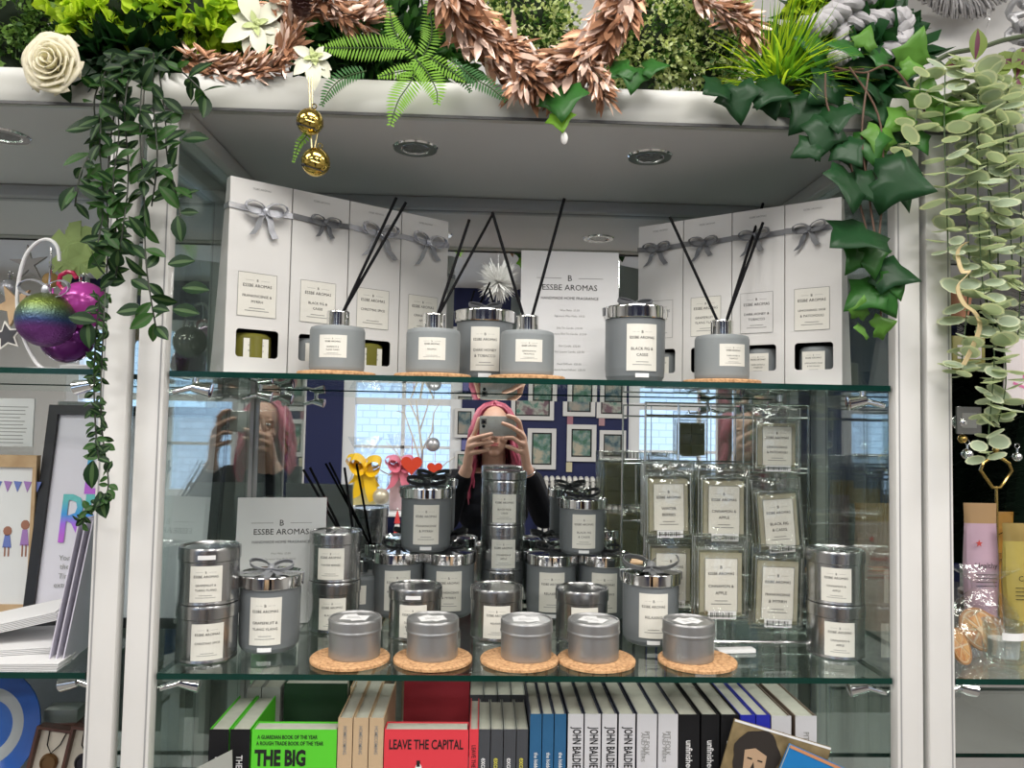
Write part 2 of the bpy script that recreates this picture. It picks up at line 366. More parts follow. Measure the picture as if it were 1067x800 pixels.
spot(433, 154, C_MAIN); spot(677, 163, C_MAIN); spot(5, 141, C_LEFT)
# ------------------------------------------------------------------ packaging helpers
def flat(y): return lambda a, b: (a, y, b)
def curved(R, off=0): return lambda a, b: (R*math.sin(a/R), -R*math.cos(a/R), b)
def label_mb(w, h, z, place0, place1, lines, frame=False, monogram=True, n=10):
    m = MB()
    for i in range(n):
        a, b = -w/2+w*i/n, -w/2+w*(i+1)/n
        m.add([place0(a, z-h/2), place0(b, z-h/2), place0(b, z+h/2), place0(a, z+h/2)], [(0, 1, 2, 3)], 0)
    def bar(cx, cz, ww, hh, mi=2):
        k = max(1, int(ww/.008))
        for i in range(k):
            a, b = cx-ww/2+ww*i/k, cx-ww/2+ww*(i+1)/k
            m.add([place1(a, cz-hh/2), place1(b, cz-hh/2), place1(b, cz+hh/2), place1(a, cz+hh/2)], [(0, 1, 2, 3)], mi)
    if frame:
        t = .0006
        for q in (-1, 1): bar(0, z+q*(h/2), w, t, 2)
        for q in (-1, 1): m.add([place1(q*w/2-t/2, z-h/2), place1(q*w/2+t/2, z-h/2), place1(q*w/2+t/2, z+h/2), place1(q*w/2-t/2, z+h/2)], [(0, 1, 2, 3)], 2)
    if monogram:
        m.text('B', h*.085, place1, 1, 0, z+h*.33); bar(-w*.2, z+h*.33, w*.22, .0003); bar(w*.2, z+h*.33, w*.22, .0003)
    m.text('ESSBE AROMAS', h*.10, place1, 1, 0, z+h*.21, w*.80)
    k = 0
    for t in lines:
        m.text(t, h*.085, place1, 1, 0, z-h*(.03+.13*k), w*.78); k += 1
    bar(0, z-h*.31, w*.4, h*.014); bar(0, z-h*.37, w*.62, h*.014)
    return m
LM = [LABEL, INK, INK2]
def bow_mb(s, loops=True, seed=0, tails=True, w=.3, m=0, flat_=False):
    """a tied bow in the local x-z plane facing -y, about s wide"""
    rnd = random.Random(seed); mb = MB()
    for q in (-1, 1):
        pts = []; tilt = rnd.uniform(.1, .5)
        for i in range(13):
            t = i/12*2*PI; r = .5*s*(1-math.cos(t))/2*1.05
            x = q*r; zz = .17*s*math.sin(t)+tilt*r*.5; y = -.10*s*math.sin(t/2)
            pts.append((x, y, zz))
        mb.ribbon(pts, lambda t: Vector((0, .9, .35)).normalized(), s*w*.55, m)
        if tails:
            L = s*rnd.uniform(.5, .75); an = rnd.uniform(.5, 1.0)
            mb.ribbon([(0, 0, 0), (q*L*.3*an, -.05*s, -L*.35), (q*L*.45*an, -.02*s, -L*.7), (q*L*.75*an, -.03*s, -L)], Vector((.9, .2, .3)).normalized(), s*w*.55, m)
    mb.ell((0, -.04*s, 0), (.09*s, .07*s, .10*s), 10, m)
    return mb
# ------------------------------------------------------------------ products
def candle(px, y, z, scent, label, group, rot=0.0, ribbon=RIB_BLACK, seed=1, bow=.06, jar=GREY_JAR, x=None, bowz=1.0):
    x = U(px, 500, y).x if x is None else x
    t = thing('candle_jar', label, 'candle', (x, y, z), rot, group)
    shared('cj'+jar.name, 'jar', lambda: MB().lathe([(0, .0005), (.034, .0005), (.0395, .003), (.043, .009), (.044, .02), (.0445, .0935), (.0, .0935)], 48), [jar], t)
    shared('cl', 'lid', lambda: MB().lathe([(0, .109), (.044, .109), (.0468, .1125), (.0475, .111), (.0475, .095), (.0465, .094), (0, .094)], 48), [CHROME], t)
    label_mb(.046, .068, .050, curved(.04475), curved(.0450), scent).build('label', LM, t)
    st = MB()
    for i in range(4):
        a, b = -.010+.005*i, -.005+.005*i; st.add([curved(.0448)(a, .0065), curved(.0448)(b, .0065), curved(.0448)(b, .0125), curved(.0448)(a, .0125)], [(0, 1, 2, 3)])
    st.build('price_sticker', [WHITE_LBL], t)
    b = bow_mb(bow, seed=seed, w=.26)
    M = Matrix.Translation((0, .0, .118)) @ Matrix.Rotation(math.radians(-62), 4, 'X')
    b.v = [M @ v for v in b.v]
    for v in b.v: v.z = max(v.z, .1132)
    b.ribbon([(-.0485, 0, .10), (-.049, 0, .1115), (-.030, 0, .1135), (0, 0, .1136), (.03, 0, .1135), (.049, 0, .1115), (.0485, 0, .10)], (0, 1, 0), .009)
    b.ribbon([(0, -.047, .1132), (0, 0, .1136), (0, .047, .1132)], (1, 0, 0), .009)
    b.build('ribbon_bow', [ribbon], t)
    return t
def tin(px, y, z, scent, label, group=None, rot=0.0, R=.0425, x=None, sticker=False):
    x = U(px, 500, y).x if x is None else x
    t = thing('candle_tin', label, 'candle tin', (x, y, z), rot, group); k = R/.0425
    shared('tb%g' % R, 'body', lambda: MB().lathe([(0, .001), (.039*k, .001), (.0405*k, 0), (.0420*k, .0015), (.0420*k, .004), (.0415*k, .005), (.0415*k, .060), (.0425*k, .061), (.0, .061)], 48), [STEEL], t)
    shared('tl%g' % R, 'lid', lambda: MB().lathe([(.0420*k, .0605), (.0430*k, .0615), (.0430*k, .0765), (.0420*k, .0795), (.040*k, .0795), (.039*k, .0775), (0, .0775)], 48), [STEEL], t)
    label_mb(.044, .050, .031, curved(.0418*k), curved(.0421*k), scent).build('label', LM, t)
    if sticker:
        st = MB()
        for i in range(4):
            a, b = -.012+.006*i, -.006+.006*i; c = curved(.0433*k); st.add([c(a, .065), c(b, .065), c(b, .071), c(a, .071)], [(0, 1, 2, 3)])
        st.build('price_sticker', [WHITE_LBL], t)
    return t
def coaster(x, y, z, label, group):
    return shared('coaster', 'cork_coaster', lambda: MB().lathe([(0, 0), (.054, 0), (.0565, .001), (.0565, .0045), (.055, .006), (0, .006)], 48), [CORK], None, (x, y, z), random.uniform(0, 6), label=label, cat='coaster', group=group)
def small_tin(px, y, z, label, group, rot=0, x=None):
    x = U(px, 690, y).x if x is None else x
    t = thing('small_candle_tin', label, 'candle tin', (x, y, z), rot, group)
    shared('stb', 'body', lambda: MB().lathe([(0, .001), (.034, .001), (.036, 0), (.0368, .002), (.0368, .036), (0, .036)], 48), [SATIN], t)
    shared('stl', 'lid', lambda: MB().lathe([(.0368, .0355), (.0382, .036), (.0386, .0375), (.0382, .039), (.0378, .040), (.0378, .052), (.0365, .0545), (.035, .0545), (.0342, .0525), (0, .0525)], 48), [SATIN], t)
    r = random.uniform(-.4, .4); m = MB()
    M = Matrix.Rotation(r, 4, 'Z')
    m.box(-.020, .018, -.012, .012, .0527, .0531, 0, M); m.box(-.010, .006, -.018, .018, .0532, .0536, 0, M @ Matrix.Rotation(.5, 4, 'Z'))
    m.box(-.012, .010, -.006, -.005, .0537, .0538, 1, M); m.box(-.012, .006, 0, .001, .0537, .0538, 1, M)
    m.build('paper_tag', [WHITE_LBL, INK2], t)
    return t
def reeds(t, base, tips):
    for tip in tips:
        d = (Vector(tip)-Vector(base)); b0 = Vector(base)-d.normalized()*.05
        MB().cyl(b0, tip, .0023, n=8).build('reed', [BLACK], t)
def diffuser(px, y, z, scent, tips, label, group, rot=0, jar=None, lab=True):
    x = U(px, 380, y).x; t = thing('reed_diffuser', label, 'reed diffuser', (x, y, z), 0, group)
    j = jar or GREY_BOTTLE
    shared('db'+j.name, 'bottle', lambda: MB().lathe([(0, 0), (.036, 0), (.0385, .002), (.0395, .006), (.0395, .060), (.038, .0645), (.034, .066), (.017, .066), (.0, .066)], 48), [j], t)
    shared('dc', 'collar', lambda: MB().lathe([(.015, .0655), (.0165, .0665), (.0165, .088), (.0155, .0895), (.008, .0895), (.008, .08), (0, .08)], 32), [CHROME], t)
    if lab:
        lb = label_mb(.040, .032, .035, curved(.0397), curved(.0400), scent); lb.build('label', LM, t, rot=rot)
    Bz = Vector((0, 0, .0895))
    tl = []
    for q, (tx, ty, dy) in enumerate(tips):
        P = U(tx, ty, y+dy)-Vector((x, y, z)); tl.append(P)
    for q, P in enumerate(tl):
        o = (q-(len(tl)-1)/2)*.007; bx = Vector((o if P.x > 0 or len(tl) < 2 else o, 0, .0895))
        bx.x = max(-.007, min(.007, P.x*.12)); reeds(t, bx, [P])
    return t
def gift_box(x, y, ang, w, h, scent, label, group, rib, side, bottle, seed):
    """tall wedge gift box: front face in local x-z plane, leaning to a fold at the top"""
    t = thing('diffuser_gift_box', label, 'gift box', (x, y, Z_UP), ang, group)
    wx0, wx1, wz0, wz1 = w*.17, w*.85, .026, .067; r = .005; D = .064; Dt = .016
    m = MB()
    # front face as a rounded-window frame
    def rr(x0, x1, z0, z1, r, n=4):
        P = []
        for cx, cz, a0 in ((x1-r, z1-r, 0), (x0+r, z1-r, 90), (x0+r, z0+r, 180), (x1-r, z0+r, 270)):
            for i in range(n+1): a = math.radians(a0+90*i/n); P.append((cx+r*math.cos(a), cz+r*math.sin(a)))
        return P
    inn = rr(wx0, wx1, wz0, wz1, r); out = rr(0, w, 0, .09, .0001); n = len(inn)
    m.add([(a, 0, b) for a, b in out]+[(a, 0, b) for a, b in inn], [(i, (i+1) % n, (i+1) % n+n, i+n) for i in range(n)], 0)
    m.add([(a, 0, b) for a, b in inn]+[(a, .0015, b) for a, b in inn], [(i, (i+1) % n, (i+1) % n+n, i+n) for i in range(n)], 0)
    top = h
    m.add([(0, 0, .09), (w, 0, .09), (w, 0, top), (0, 0, top)], [(0, 1, 2, 3)], 0)
    m.add([(0, 0, 0), (0, D, 0), (0, Dt, top), (0, 0, top), (w, 0, 0), (w, D, 0), (w, Dt, top), (w, 0, top)],
          [(0, 3, 2, 1), (4, 5, 6, 7), (1, 2, 6, 5), (3, 7, 6, 2), (0, 1, 5, 4)], 0)
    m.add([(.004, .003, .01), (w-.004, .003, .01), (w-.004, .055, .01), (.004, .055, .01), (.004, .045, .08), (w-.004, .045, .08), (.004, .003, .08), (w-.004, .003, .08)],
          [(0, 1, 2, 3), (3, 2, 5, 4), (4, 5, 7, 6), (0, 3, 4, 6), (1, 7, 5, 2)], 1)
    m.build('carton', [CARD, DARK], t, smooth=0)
    MB().lathe([(0, .011), (w*.34, .011), (w*.34, .058), (w*.30, .062), (0, .062)], 24).build('bottle', [bottle], t, (w*.5, .032, 0), smooth=40)
    lb = label_mb(w*.40, .034, .037, lambda a, b: (w*.5+a, .0022, b), lambda a, b: (w*.5+a, .0019, b), scent, n=2); lb.build('bottle_label', LM, t)
    lb = label_mb(w*.62, .064, .118, lambda a, b: (w*.48+a, -.0006, b), lambda a, b: (w*.48+a, -.0009, b), scent, frame=True, n=2); lb.build('label', [CARD if side > 0 and seed % 2 else LABEL, INK, INK2], t)
    m = MB().text('ESSBE AROMAS', .004, lambda a, b: (w*.5+a, -.0005, b), 0, 0, h-.012); m.build('top_lettering', [INK2], t)
    zr = h*.855; dt = D-(D-Dt)*zr/h
    rb = MB().ribbon([(-.0012, dt, zr), (-.0012, -.0012, zr), (w*.5, -.0022, zr-.003), (w+.0012, -.0012, zr-.001), (w+.0012, dt, zr-.001)], (0, 0, 1), .0085)
    b = bow_mb(.060 if rib is RIB_SILVER else .046, seed=seed, w=.32); b.v = [v+Vector((w*(.55 if side < 0 else .45), -.005, zr-.002)) for v in b.v]
    rb.add(b.v, b.f); rb.build('ribbon_bow', [rib], t)
    return t
LB = [(['FRANKINCENSE &', 'MYRRH'], RIB_SILVER, AMBER, 'a silver bow and olive bottle, by the left glass side'),
      (['BLACK FIG &', 'CASSIS'], RIB_GREY, GREY_BOTTLE, 'a dark grey bow, between two silver-bowed boxes'),
      (['CHRISTMAS SPICE'], RIB_SILVER, AMBER, 'a silver bow crossed by two black reeds'),
      (['CINNAMON &', 'APPLE'], RIB_SILVER, GREY_BOTTLE, 'a silver bow, farthest back of the left row')]
a = math.radians(36); P0 = U(233, 380, .045)
for i, (sc, rb, bt, ds) in enumerate(LB):
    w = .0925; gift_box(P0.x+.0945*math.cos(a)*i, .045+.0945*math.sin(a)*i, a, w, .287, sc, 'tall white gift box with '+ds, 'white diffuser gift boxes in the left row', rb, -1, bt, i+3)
a = math.radians(-38); P0 = U(664, 395, .25)
RBX = [(['RELAXING'], 'a grey bow, farthest back of the right row'), (['GRAPEFRUIT &', 'YLANG YLANG'], 'a grey bow, crossed by one black reed'),
       (['DARK HONEY &', 'TOBACCO'], 'a grey bow, second from the ivy end'), (['LEMONGRASS, SAGE', '& PATCHOULI'], 'its bow under the ivy leaves, nearest the right post')]
for i, (sc, ds) in enumerate(RBX):
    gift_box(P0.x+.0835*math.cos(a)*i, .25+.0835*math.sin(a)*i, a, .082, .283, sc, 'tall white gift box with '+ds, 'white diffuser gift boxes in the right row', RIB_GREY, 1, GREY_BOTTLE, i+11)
G1 = 'grey reed diffusers on the upper shelf'; GC = 'cork coasters on the upper shelf'
zc = Z_UP+.006
for px, y, sc, tips, ds, dsc in ((351, .062, ['GRAPEFRUIT &', 'YLANG YLANG'], [(413, 206, .03), (423, 211, .04)], 'blue-grey reed diffuser with two black reeds leaning right, before the left boxes', 'round cork coaster under the diffuser before the left boxes'),
                                 (451, .066, ['RELAXING'], [(489, 229, .03), (514, 222, .05)], 'blue-grey reed diffuser labelled relaxing, its two reeds spread to the right', 'round cork coaster under the diffuser labelled relaxing'),
                                 (549, .062, ['LEMONGRASS &', 'PATCHOULI'], [(513, 221, .02), (588, 207, .03)], 'blue-grey reed diffuser with reeds spread in a V before the price sign', 'round cork coaster under the diffuser before the price sign'),
                                 (752, .062, ['DARK HONEY &', 'TOBACCO'], [(698, 226, .02), (795, 232, .03), (795, 212, .08)], 'blue-grey reed diffuser with tilted label and three reeds before the right boxes', 'round cork coaster under the diffuser before the right boxes')):
    t = diffuser(px, y, zc, sc, tips, ds, G1, rot=.12 if px > 700 else .02)
    coaster(t.location.x, y, Z_UP, dsc, GC)
GK = 'grey jar candles on the upper shelf'
candle(502, .150, Z_UP, ['DARK HONEY', '& TOBACCO'], 'grey jar candle with chrome lid standing between two diffusers', GK, .02, RIB_GREY, 5, .05)
candle(660, .075, Z_UP, ['BLACK FIG &', 'CASSIS'], 'grey jar candle with chrome lid before the right edge of the price sign', GK, .05, RIB_GREY, 6, .05)
# price signs in acrylic holders
def price_sign(c, w, h, rot, lean, label, title_w, extra=None):
    t = thing('price_sign', label, 'sign', c, rot, 'price signs in clear holders')
    t.rotation_euler = (-lean, 0, rot)
    m = MB().box(-w/2, w/2, .0008, .0016, .002, h-.002)
    pl = flat(.0004); m2 = m
    m2.text('B', .014, pl, 1, 0, h*.79); 
    for q in (-1, 1): m2.add([pl(q*.014, h*.787), pl(q*w*.34, h*.787), pl(q*w*.34, h*.791), pl(q*.014, h*.791)], [(0, 1, 2, 3)], 2)
    m2.text('ESSBE AROMAS', .0135, pl, 1, 0, h*.72, w*.68)
    m2.text('HANDMADE HOME FRAGRANCE', .0064, pl, 1, 0, h*.64, w*.66)
    k = .55
    for A, B in (('Wax Melts  £3.50', 'Signature Wax Melts  £4.50'), ('20cl Tin Candle  £10.00', 'Luxury 30cl Tin Candle  £12.00'), ('30cl Candle  £22.00', '30cl Luxury Candle  £25.00'), ('Reed Diffuser  £20.00', 'Luxury Reed Diffuser  £25.00')):
        m2.text(A, .0044, pl, 2, 0, h*k); m2.text(B, .0044, pl, 2, 0, h*(k-.045)); k -= .132
    m.build('price_card', [PAPER, INK, INK2], t)
    MB().box(-w/2-.002, w/2+.002, .003, .0038, .001, h).box(-w/2-.002, w/2+.002, .003, .055, 0, .001).build('acrylic_holder', [PLASTIC_SMOOTH], t, smooth=0)
PLASTIC_SMOOTH = thin_glass('acrylic', (.94, .95, .95), .04)
pc = U(593, 395, .165)
price_sign((pc.x, .165, Z_UP), .160, .222, 0, math.radians(3), 'white price sign in clear holder on the upper shelf', .7)
pc = U(291, 600, .245)
price_sign((pc.x, .245, Z_LO), .146, .212, math.radians(10), math.radians(6), 'grey-looking price sign in clear holder on the lower shelf behind a jar candle', .7)

# ---- lower shelf
def by(px, py): p = UZ(px, py, Z_LO); return p
G2 = 'large silver candle tins on the lower shelf'
for px, y, rot, s1, s2, d in ((222, .075, .35, ['CHRISTMAS SPICE'], ['GRAPEFRUIT &', 'YLANG YLANG'], 'the two-tin stack nearest the left glass side'), (352, .235, .12, ['BLACK FIG &', 'CASSIS'], ['WINTER BERRIES'], 'the two-tin stack behind the leftmost coaster tin'), (870, .115, -.28, ['CINNAMON &', 'APPLE'], ['CINNAMON &', 'APPLE'], 'the two-tin stack nearest the right post')):
    t = tin(px, y, Z_LO, s1, 'large silver candle tin, lower one of '+d, G2, rot)
    tin(px, y, Z_LO+.0797, s2, 'large silver candle tin, upper one of '+d, G2, rot-.12, x=t.location.x, sticker=px < 300)
for px, y, sc, d in ((436, .195, ['DARK HONEY', '& TOBACCO'], 'single large silver candle tin behind the second coaster tin, sticker on its lid'), (520, .195, ['RELAXING'], 'single large silver candle tin at the foot of the boxed tin tower'), (608, .19, ['LEMONGRASS'], 'single large silver candle tin behind the fourth coaster tin')):
    tin(px, y, Z_LO, sc, d, G2, 0, sticker=px == 436)
yt = .335; xt = U(524, 560, yt).x
for k, (sc, d) in enumerate(((['RELAXING'], 'bottom'), (['CINNAMON &', 'APPLE'], 'middle'), (['BLACK FIG &', 'CASSIS'], 'top'))):
    tin(524, yt, Z_LO+.0015+.0797*k, sc, 'silver candle tin, %s one of three inside the clear gift tower' % d, 'tins in the clear gift tower', .02, .038, x=xt)
g = thing('clear_gift_tube', 'tall clear gift box around three stacked silver tins', 'gift box', (xt, yt, Z_LO))
MB().lathe([(.0400, .0013), (.0400, .247)], 32).build('wall', [PLASTIC_SMOOTH], g)
MB().lathe([(0, 0), (.0405, 0), (.0405, .0012), (0, .0012)], 32).build('base', [CHROME], g)
MB().lathe([(.0412, .243), (.0412, .255), (.038, .257), (0, .257)], 32).build('lid', [STEEL], g)
G3 = 'grey jar candles on the lower shelf'
zc2 = Z_LO+.1145
candle(286, .118, Z_LO, ['GRAPEFRUIT &', 'YLANG YLANG'], 'grey jar candle with flat silver-grey bow before the lower price sign', G3, .12, mat('pale_grey_ribbon', (.30, .31, .33), .3, .2), 2, .062)
candle(679, .17, Z_LO, ['RELAXING'], 'grey jar candle with big looped bow before the wax melt rack', G3, -.10, mat('mid_grey_ribbon', (.18, .185, .19), .35, .1), 8, .085)
yb_ = .325
for px, sc, d in ((417, ['WINTER BERRIES'], 'outer left'), (470, ['FRANKINCENSE', '& MYRRH'], 'inner left'), (576, ['RELAXING'], 'inner right'), (630, ['CHRISTMAS SPICE'], 'outer right')):
    candle(px, yb_, Z_LO, sc, 'grey jar candle at the %s foot of the two candle pyramids' % d, G3, (px-520)*-.001, RIB_BLACK, px, .055, bowz=.3)
candle(445, yb_-.005, zc2, ['FRANKINCENSE', '& MYRRH'], 'grey jar candle on top of the left candle pyramid', G3, .08, RIB_BLACK, 21, .068)
c7 = candle(607, yb_-.015, zc2, ['BLACK FIG', '& CASSIS'], 'grey jar candle on top of the right candle pyramid, before the radiator reflection', G3, -.03, RIB_BLACK, 22, .068)
c7.scale = (.91, .91, .86)
t = diffuser(380, .325, Z_LO+.006, ['RELAXING'], [(316, 489, -.01), (323, 487, .0), (359, 487, .02)], 'dark grey reed diffuser on the lower shelf, half hidden behind stacked tins', None, jar=GREY_JAR)
coaster(t.location.x, .325, Z_LO, 'brown cork coaster under the half hidden diffuser on the lower shelf', None)
G4 = 'small silver tins on cork coasters'; nm = ['first', 'second', 'third', 'fourth', 'fifth']
for i, (px, cx, r) in enumerate(((369, 365, 0), (450, 451, .3), (548, 541, .1), (618, 621, -.2), (717, 726, .2))):
    w = ('behind which the two-tin stack stands', 'before the tin with a sticker on its lid', 'before the clear gift tower', 'before a single large tin', 'before the wax melt rack')[i]
    y = .068
    t = small_tin(px, y, Z_LO+.006, 'small satin silver tin, %s from the left on cork coasters' % nm[i], G4, r)
    coaster(U(cx, 690, y-.002).x, y-.004, Z_LO, 'round cork coaster under the %s small tin from the left on the lower shelf' % nm[i], 'cork coasters on the lower shelf')
# ---- wire rack with wax melt packs
RY = .30
rk = thing('wire_rack', 'silver wire display rack holding clear wax melt packs', 'display rack', (0, 0, 0))
def L3(pts, r=.0018, name='wire', par=rk): return MB().tube(pts, r, 8).build(name, [WIRE], par)
xr0 = U(672, 500, RY).x; xr1 = U(842, 500, RY).x; zt = U(760, 421, RY).z; zt2 = U(760, 434, RY).z; zm1 = U(760, 487, RY).z; zm2 = U(760, 560, RY).z
def loop(x0, x1, z0, z1, y=RY): return [(x0, y, z0), (x0, y, z1), (x1, y, z1), (x1, y, z0)]
fr = MB().tube(loop(xr0, xr1, Z_LO+.003, zt), .0024, 8).tube([(xr0, RY, Z_LO+.003), (xr0, RY-.14, Z_LO+.003), (xr1, RY-.14, Z_LO+.003), (xr1, RY, Z_LO+.003)], .0028, 8)
fr.tube([(xr0, RY, Z_LO+.003), (xr1, RY, Z_LO+.003)], .002, 8).tube([(xr0, RY-.04, Z_LO+.003), (xr0, RY-.04, Z_LO+.028), (xr1, RY-.04, Z_LO+.028), (xr1, RY-.04, Z_LO+.003)], .0022, 8)
fr.build('frame', [WIRE], rk)
for z in (zt2, zm1, zm1-.008, zm2): L3([(xr0, RY, z), (xr1, RY, z)], .0017, 'crossbar')
for k in range(1, 5):
    x = xr0+(xr1-xr0)*k/5; L3([(x, RY, zm2), (x, RY, zt)], .0012, 'upright')
ZU = []
PACKS = [(809, 428, 53, 62, .155, 0, 1, ['LEMONGRASS', '& PATCHOULI'], 'alone on the top right hook'),
         (696, 486, 54, 72, .155, -.02, 3, ['WINTER', 'BERRIES'], 'on the middle row left hook'),
         (754, 488, 56, 74, .150, .0, 3, ['CINNAMON &', 'APPLE'], 'on the middle row centre hook'),
         (808, 502, 54, 72, .150, -.08, 2, ['BLACK FIG', '& CASSIS'], 'on the middle row right hook, crooked'),
         (699, 558, 54, 72, .175, .0, 2, ['DARK HONEY'], 'on the bottom row left hook, behind a bow'),
         (751, 562, 58, 80, .125, .0, 2, ['CINNAMON &', 'APPLE'], 'on the bottom row centre hook'),
         (811, 571, 57, 80, .135, .03, 2, ['FRANKINCENSE', '& MYRRH'], 'on the bottom row right hook by tins')]
def pack_tree(x, y, z, w, h, rot, sc, label, wobble):
    """clear clamshell pack; its hang hole is at the origin"""
    t = thing('wax_melt_pack', label, 'wax melts', (x, y, z), 0, 'clear wax melt packs on the wire rack'); t.rotation_euler = (0, rot, wobble)
    hz = .017
    key = 'pk%d%d' % (round(w*1000), round(h*1000))
    def shell():
        m = MB().bbox(-w/2+.003, w/2-.003, -.0045, .0115, -h-hz+.012, -.004-.006, .0035)
        m.bbox(-w/2, w/2, -.0008, .0008, -h-hz+.006, hz*.45, .0007)
        m.tube([(-w/2+.001, -.001, -h-hz+.007), (-w/2+.001, -.001, hz*.4), (w/2-.001, -.001, hz*.4), (w/2-.001, -.001, -h-hz+.007)], .0012, 6, 1, closed=True)
        m.tube([(-w/2+.0055, -.0052, -h-hz+.0145), (-w/2+.0055, -.0052, -.0125), (w/2-.0055, -.0052, -.0125), (w/2-.0055, -.0052, -h-hz+.0145)], .0016, 6, 1, closed=True)
        m.tube([(-.012, -.0012, .0), (-.006, -.0012, .005), (.006, -.0012, .005), (.012, -.0012, .0)], .0011, 6, 1, closed=True)
        return m
    shared(key, 'clamshell', shell, [PLASTIC, RIM], t)
    def wax():
        m = MB(); cw = (w-.016)/2; ch = (h-.014)/3
        for i in range(2):
            for j in range(3): m.bbox(-w/2+.008+i*cw+.0005, -w/2+.008+(i+1)*cw-.0005, .002, .0105, -hz-.002-(j+1)*ch+.0005, -hz-.002-j*ch-.0005, .002)
        m.box(-w/2+.008, w/2-.008, .0012, .006, -hz-.002-3*ch, -hz-.002); return m
    shared(key+'w', 'wax_block', wax, [WAX], t)
    cz = -hz-h*.5+.006
    MB().box(-w/2+.0095, w/2-.0095, -.0012, .0004, -h-hz+.019, -.018).build('backing_card', [CREAM_WAX], t)
    label_mb(w*.60, h*.72, cz, flat(-.0030), flat(-.0034), sc, frame=True, n=2).build('label', [LABEL, INK, INK2], t)
    bc = MB().box(-w*.24, w*.28, -.0040, -.0036, cz-h*.47, cz-h*.36)
    for k in range(12): bc.box(-w*.20+k*w*.036, -w*.20+k*w*.036+w*(.012 if k % 3 else .022), -.0043, -.0041, cz-h*.45, cz-h*.38, 1)
    bc.build('barcode_sticker', [WHITE_LBL, INK], t)
    return t
for (px, py, w, h, y, rot, n, sc, d) in PACKS:
    w3 = w/790*(1.05+y); h3 = h/790*(1.05+y); c = U(px, py, y)
    top = c.z-.002
    hk = MB().tube([(c.x, RY, top+.012), (c.x, RY-.01, top+.0035), (c.x, y-.006, top+.0035), (c.x, y-.014, top+.010)], .0016, 8); hk.build('hook', [WIRE], rk)
    for k in range(n):
        pack_tree(c.x+k*.003, y+k*.024, top, w3-.002, h3-.008, rot if k == 0 else rot*.3, sc, 'clear wax melt pack %s%s' % (d, '' if k == 0 else (', second behind' if k == 1 else ', last behind')), 0 if k == 0 else .03)
    if n == 1: pass
tg = U(768, 668, .13)
MB().bbox(-.03, .03, -.008, .008, 0, .006, .001).box(-.028, .028, -.0083, -.0078, .001, .005, 1).build('folded_leaflet', [PAPER, WHITE_LBL], None, (U(765, 685, .12).x, .115, Z_LO), .1, label='small folded white leaflet lying before the wire rack', cat='leaflet')
# ------------------------------------------------------------------ books on the bottom shelf
def M_(n, c, r=.55): return mat(n, c, r)
def book(x0, x1, zt_, y0, depth, spine, txt, tcol, label, group, tsize=None, cover=None, pages=PAGES, txtz=None, hard=True, bold=.012, sx=.8):
    """upright book, spine towards the room, x0..x1 its thickness"""
    t_ = x1-x0; h = zt_-Z_BK
    t = thing('book', label, 'book', (x0, y0, Z_BK), 0, group)
    c = cover or spine; k = .0022
    m = MB().box(0, t_, 0, .0018, 0, h, 0).box(0, k*.6, .0018, depth, 0, h, 1).box(t_-k*.6, t_, .0018, depth, 0, h, 1)
    if txt:
        m.text(txt, tsize or t_*.62, lambda a, b: (a, -.0004, b), 2, t_/2, h-(txtz or .075), None, -PI/2, bold, sx)
    m.build('cover', [spine, c, tcol], t, smooth=0)
    MB().box(k*.6, t_-k*.6, .0019, depth-.003, .002, h-.003).build('pages', [pages], t, smooth=0)
    return t
def face_book(x0, x1, zt_, y0, thick, cov, label, group=None, painter=None, mats=(), rot=0, lean=0):
    w = x1-x0; h = zt_-Z_BK
    t = thing('book', label, 'book', (x0, y0, Z_BK), rot, group); t.rotation_euler = (-lean, 0, rot)
    m = MB().box(0, w, 0, .001, 0, h, 0).box(0, w, thick-.001, thick, 0, h, 0).box(0, .0015, .001, thick-.001, 0, h, 0)
    if painter: painter(m, w, h)
    m.build('cover', [cov]+list(mats), t, smooth=0)
    MB().box(.0015, w-.002, .0011, thick-.0011, .002, h-.002).build('pages', [PAGES], t, smooth=0)
    return t
BY = .03
def bx(px): return U(px, 750, BY).x
def bz(px, py, y=BY): return U(px, py, y).z
TAN = M_('tan_spine', (.46, .33, .20)); REDC = M_('red_cover', (.60, .035, .05)); GREENC = M_('green_cover', (.08, .50, .02)); BLK = mat('black_cover', (.006, .006, .007), .6, spec=.25)
BLUES = M_('petrol_blue_spine', (.015, .09, .20)); WSP = M_('white_spine', (.50, .50, .52)); DKB = M_('royal_blue_spine', (.012, .018, .32)); YEL = M_('yellow_ink', (.55, .50, .06)); GREYP = M_('grey_cover', (.30, .31, .28)); WINK = M_('white_ink', (.68, .68, .68))
DBOARD = M_('dark_board', (.03, .035, .06)); RINK = M_('red_ink', (.5, .05, .04))
for i, (a, b) in enumerate(((218.5, 239), (240.5, 261))):
    book(bx(a), bx(b), bz(a, 760), BY, .13, BLK, 'THE BIG MIDWEEK', WINK, ('black-spined book with white lettering, outermost at the left end', 'black-spined book with white lettering, beside the green cover')[i], 'black-spined books beside the green cover', cover=GREENC, tsize=.012)
def green(m, w, h):
    pl = lambda a, b: (a, -.0005, b)
    m.text('A GUARDIAN BOOK OF THE YEAR', .0075, pl, 1, w*.42, h-.010, w*.78, 0, .02, .7); m.text('A ROUGH TRADE BOOK OF THE YEAR', .0075, pl, 1, w*.45, h-.0185, w*.84, 0, .02, .7)
    m.text('THE BIG', .030, pl, 1, w*.34, h-.038, w*.60, 0, .045, .66); m.text('MIDWEEK', .030, pl, 1, w*.42, h-.066, w*.78, 0, .045, .66)
face_book(bx(263), bx(351.5), bz(300, 760), BY, .028, GREENC, 'bright green book facing out, THE BIG in black letters', painter=green, mats=[INK])
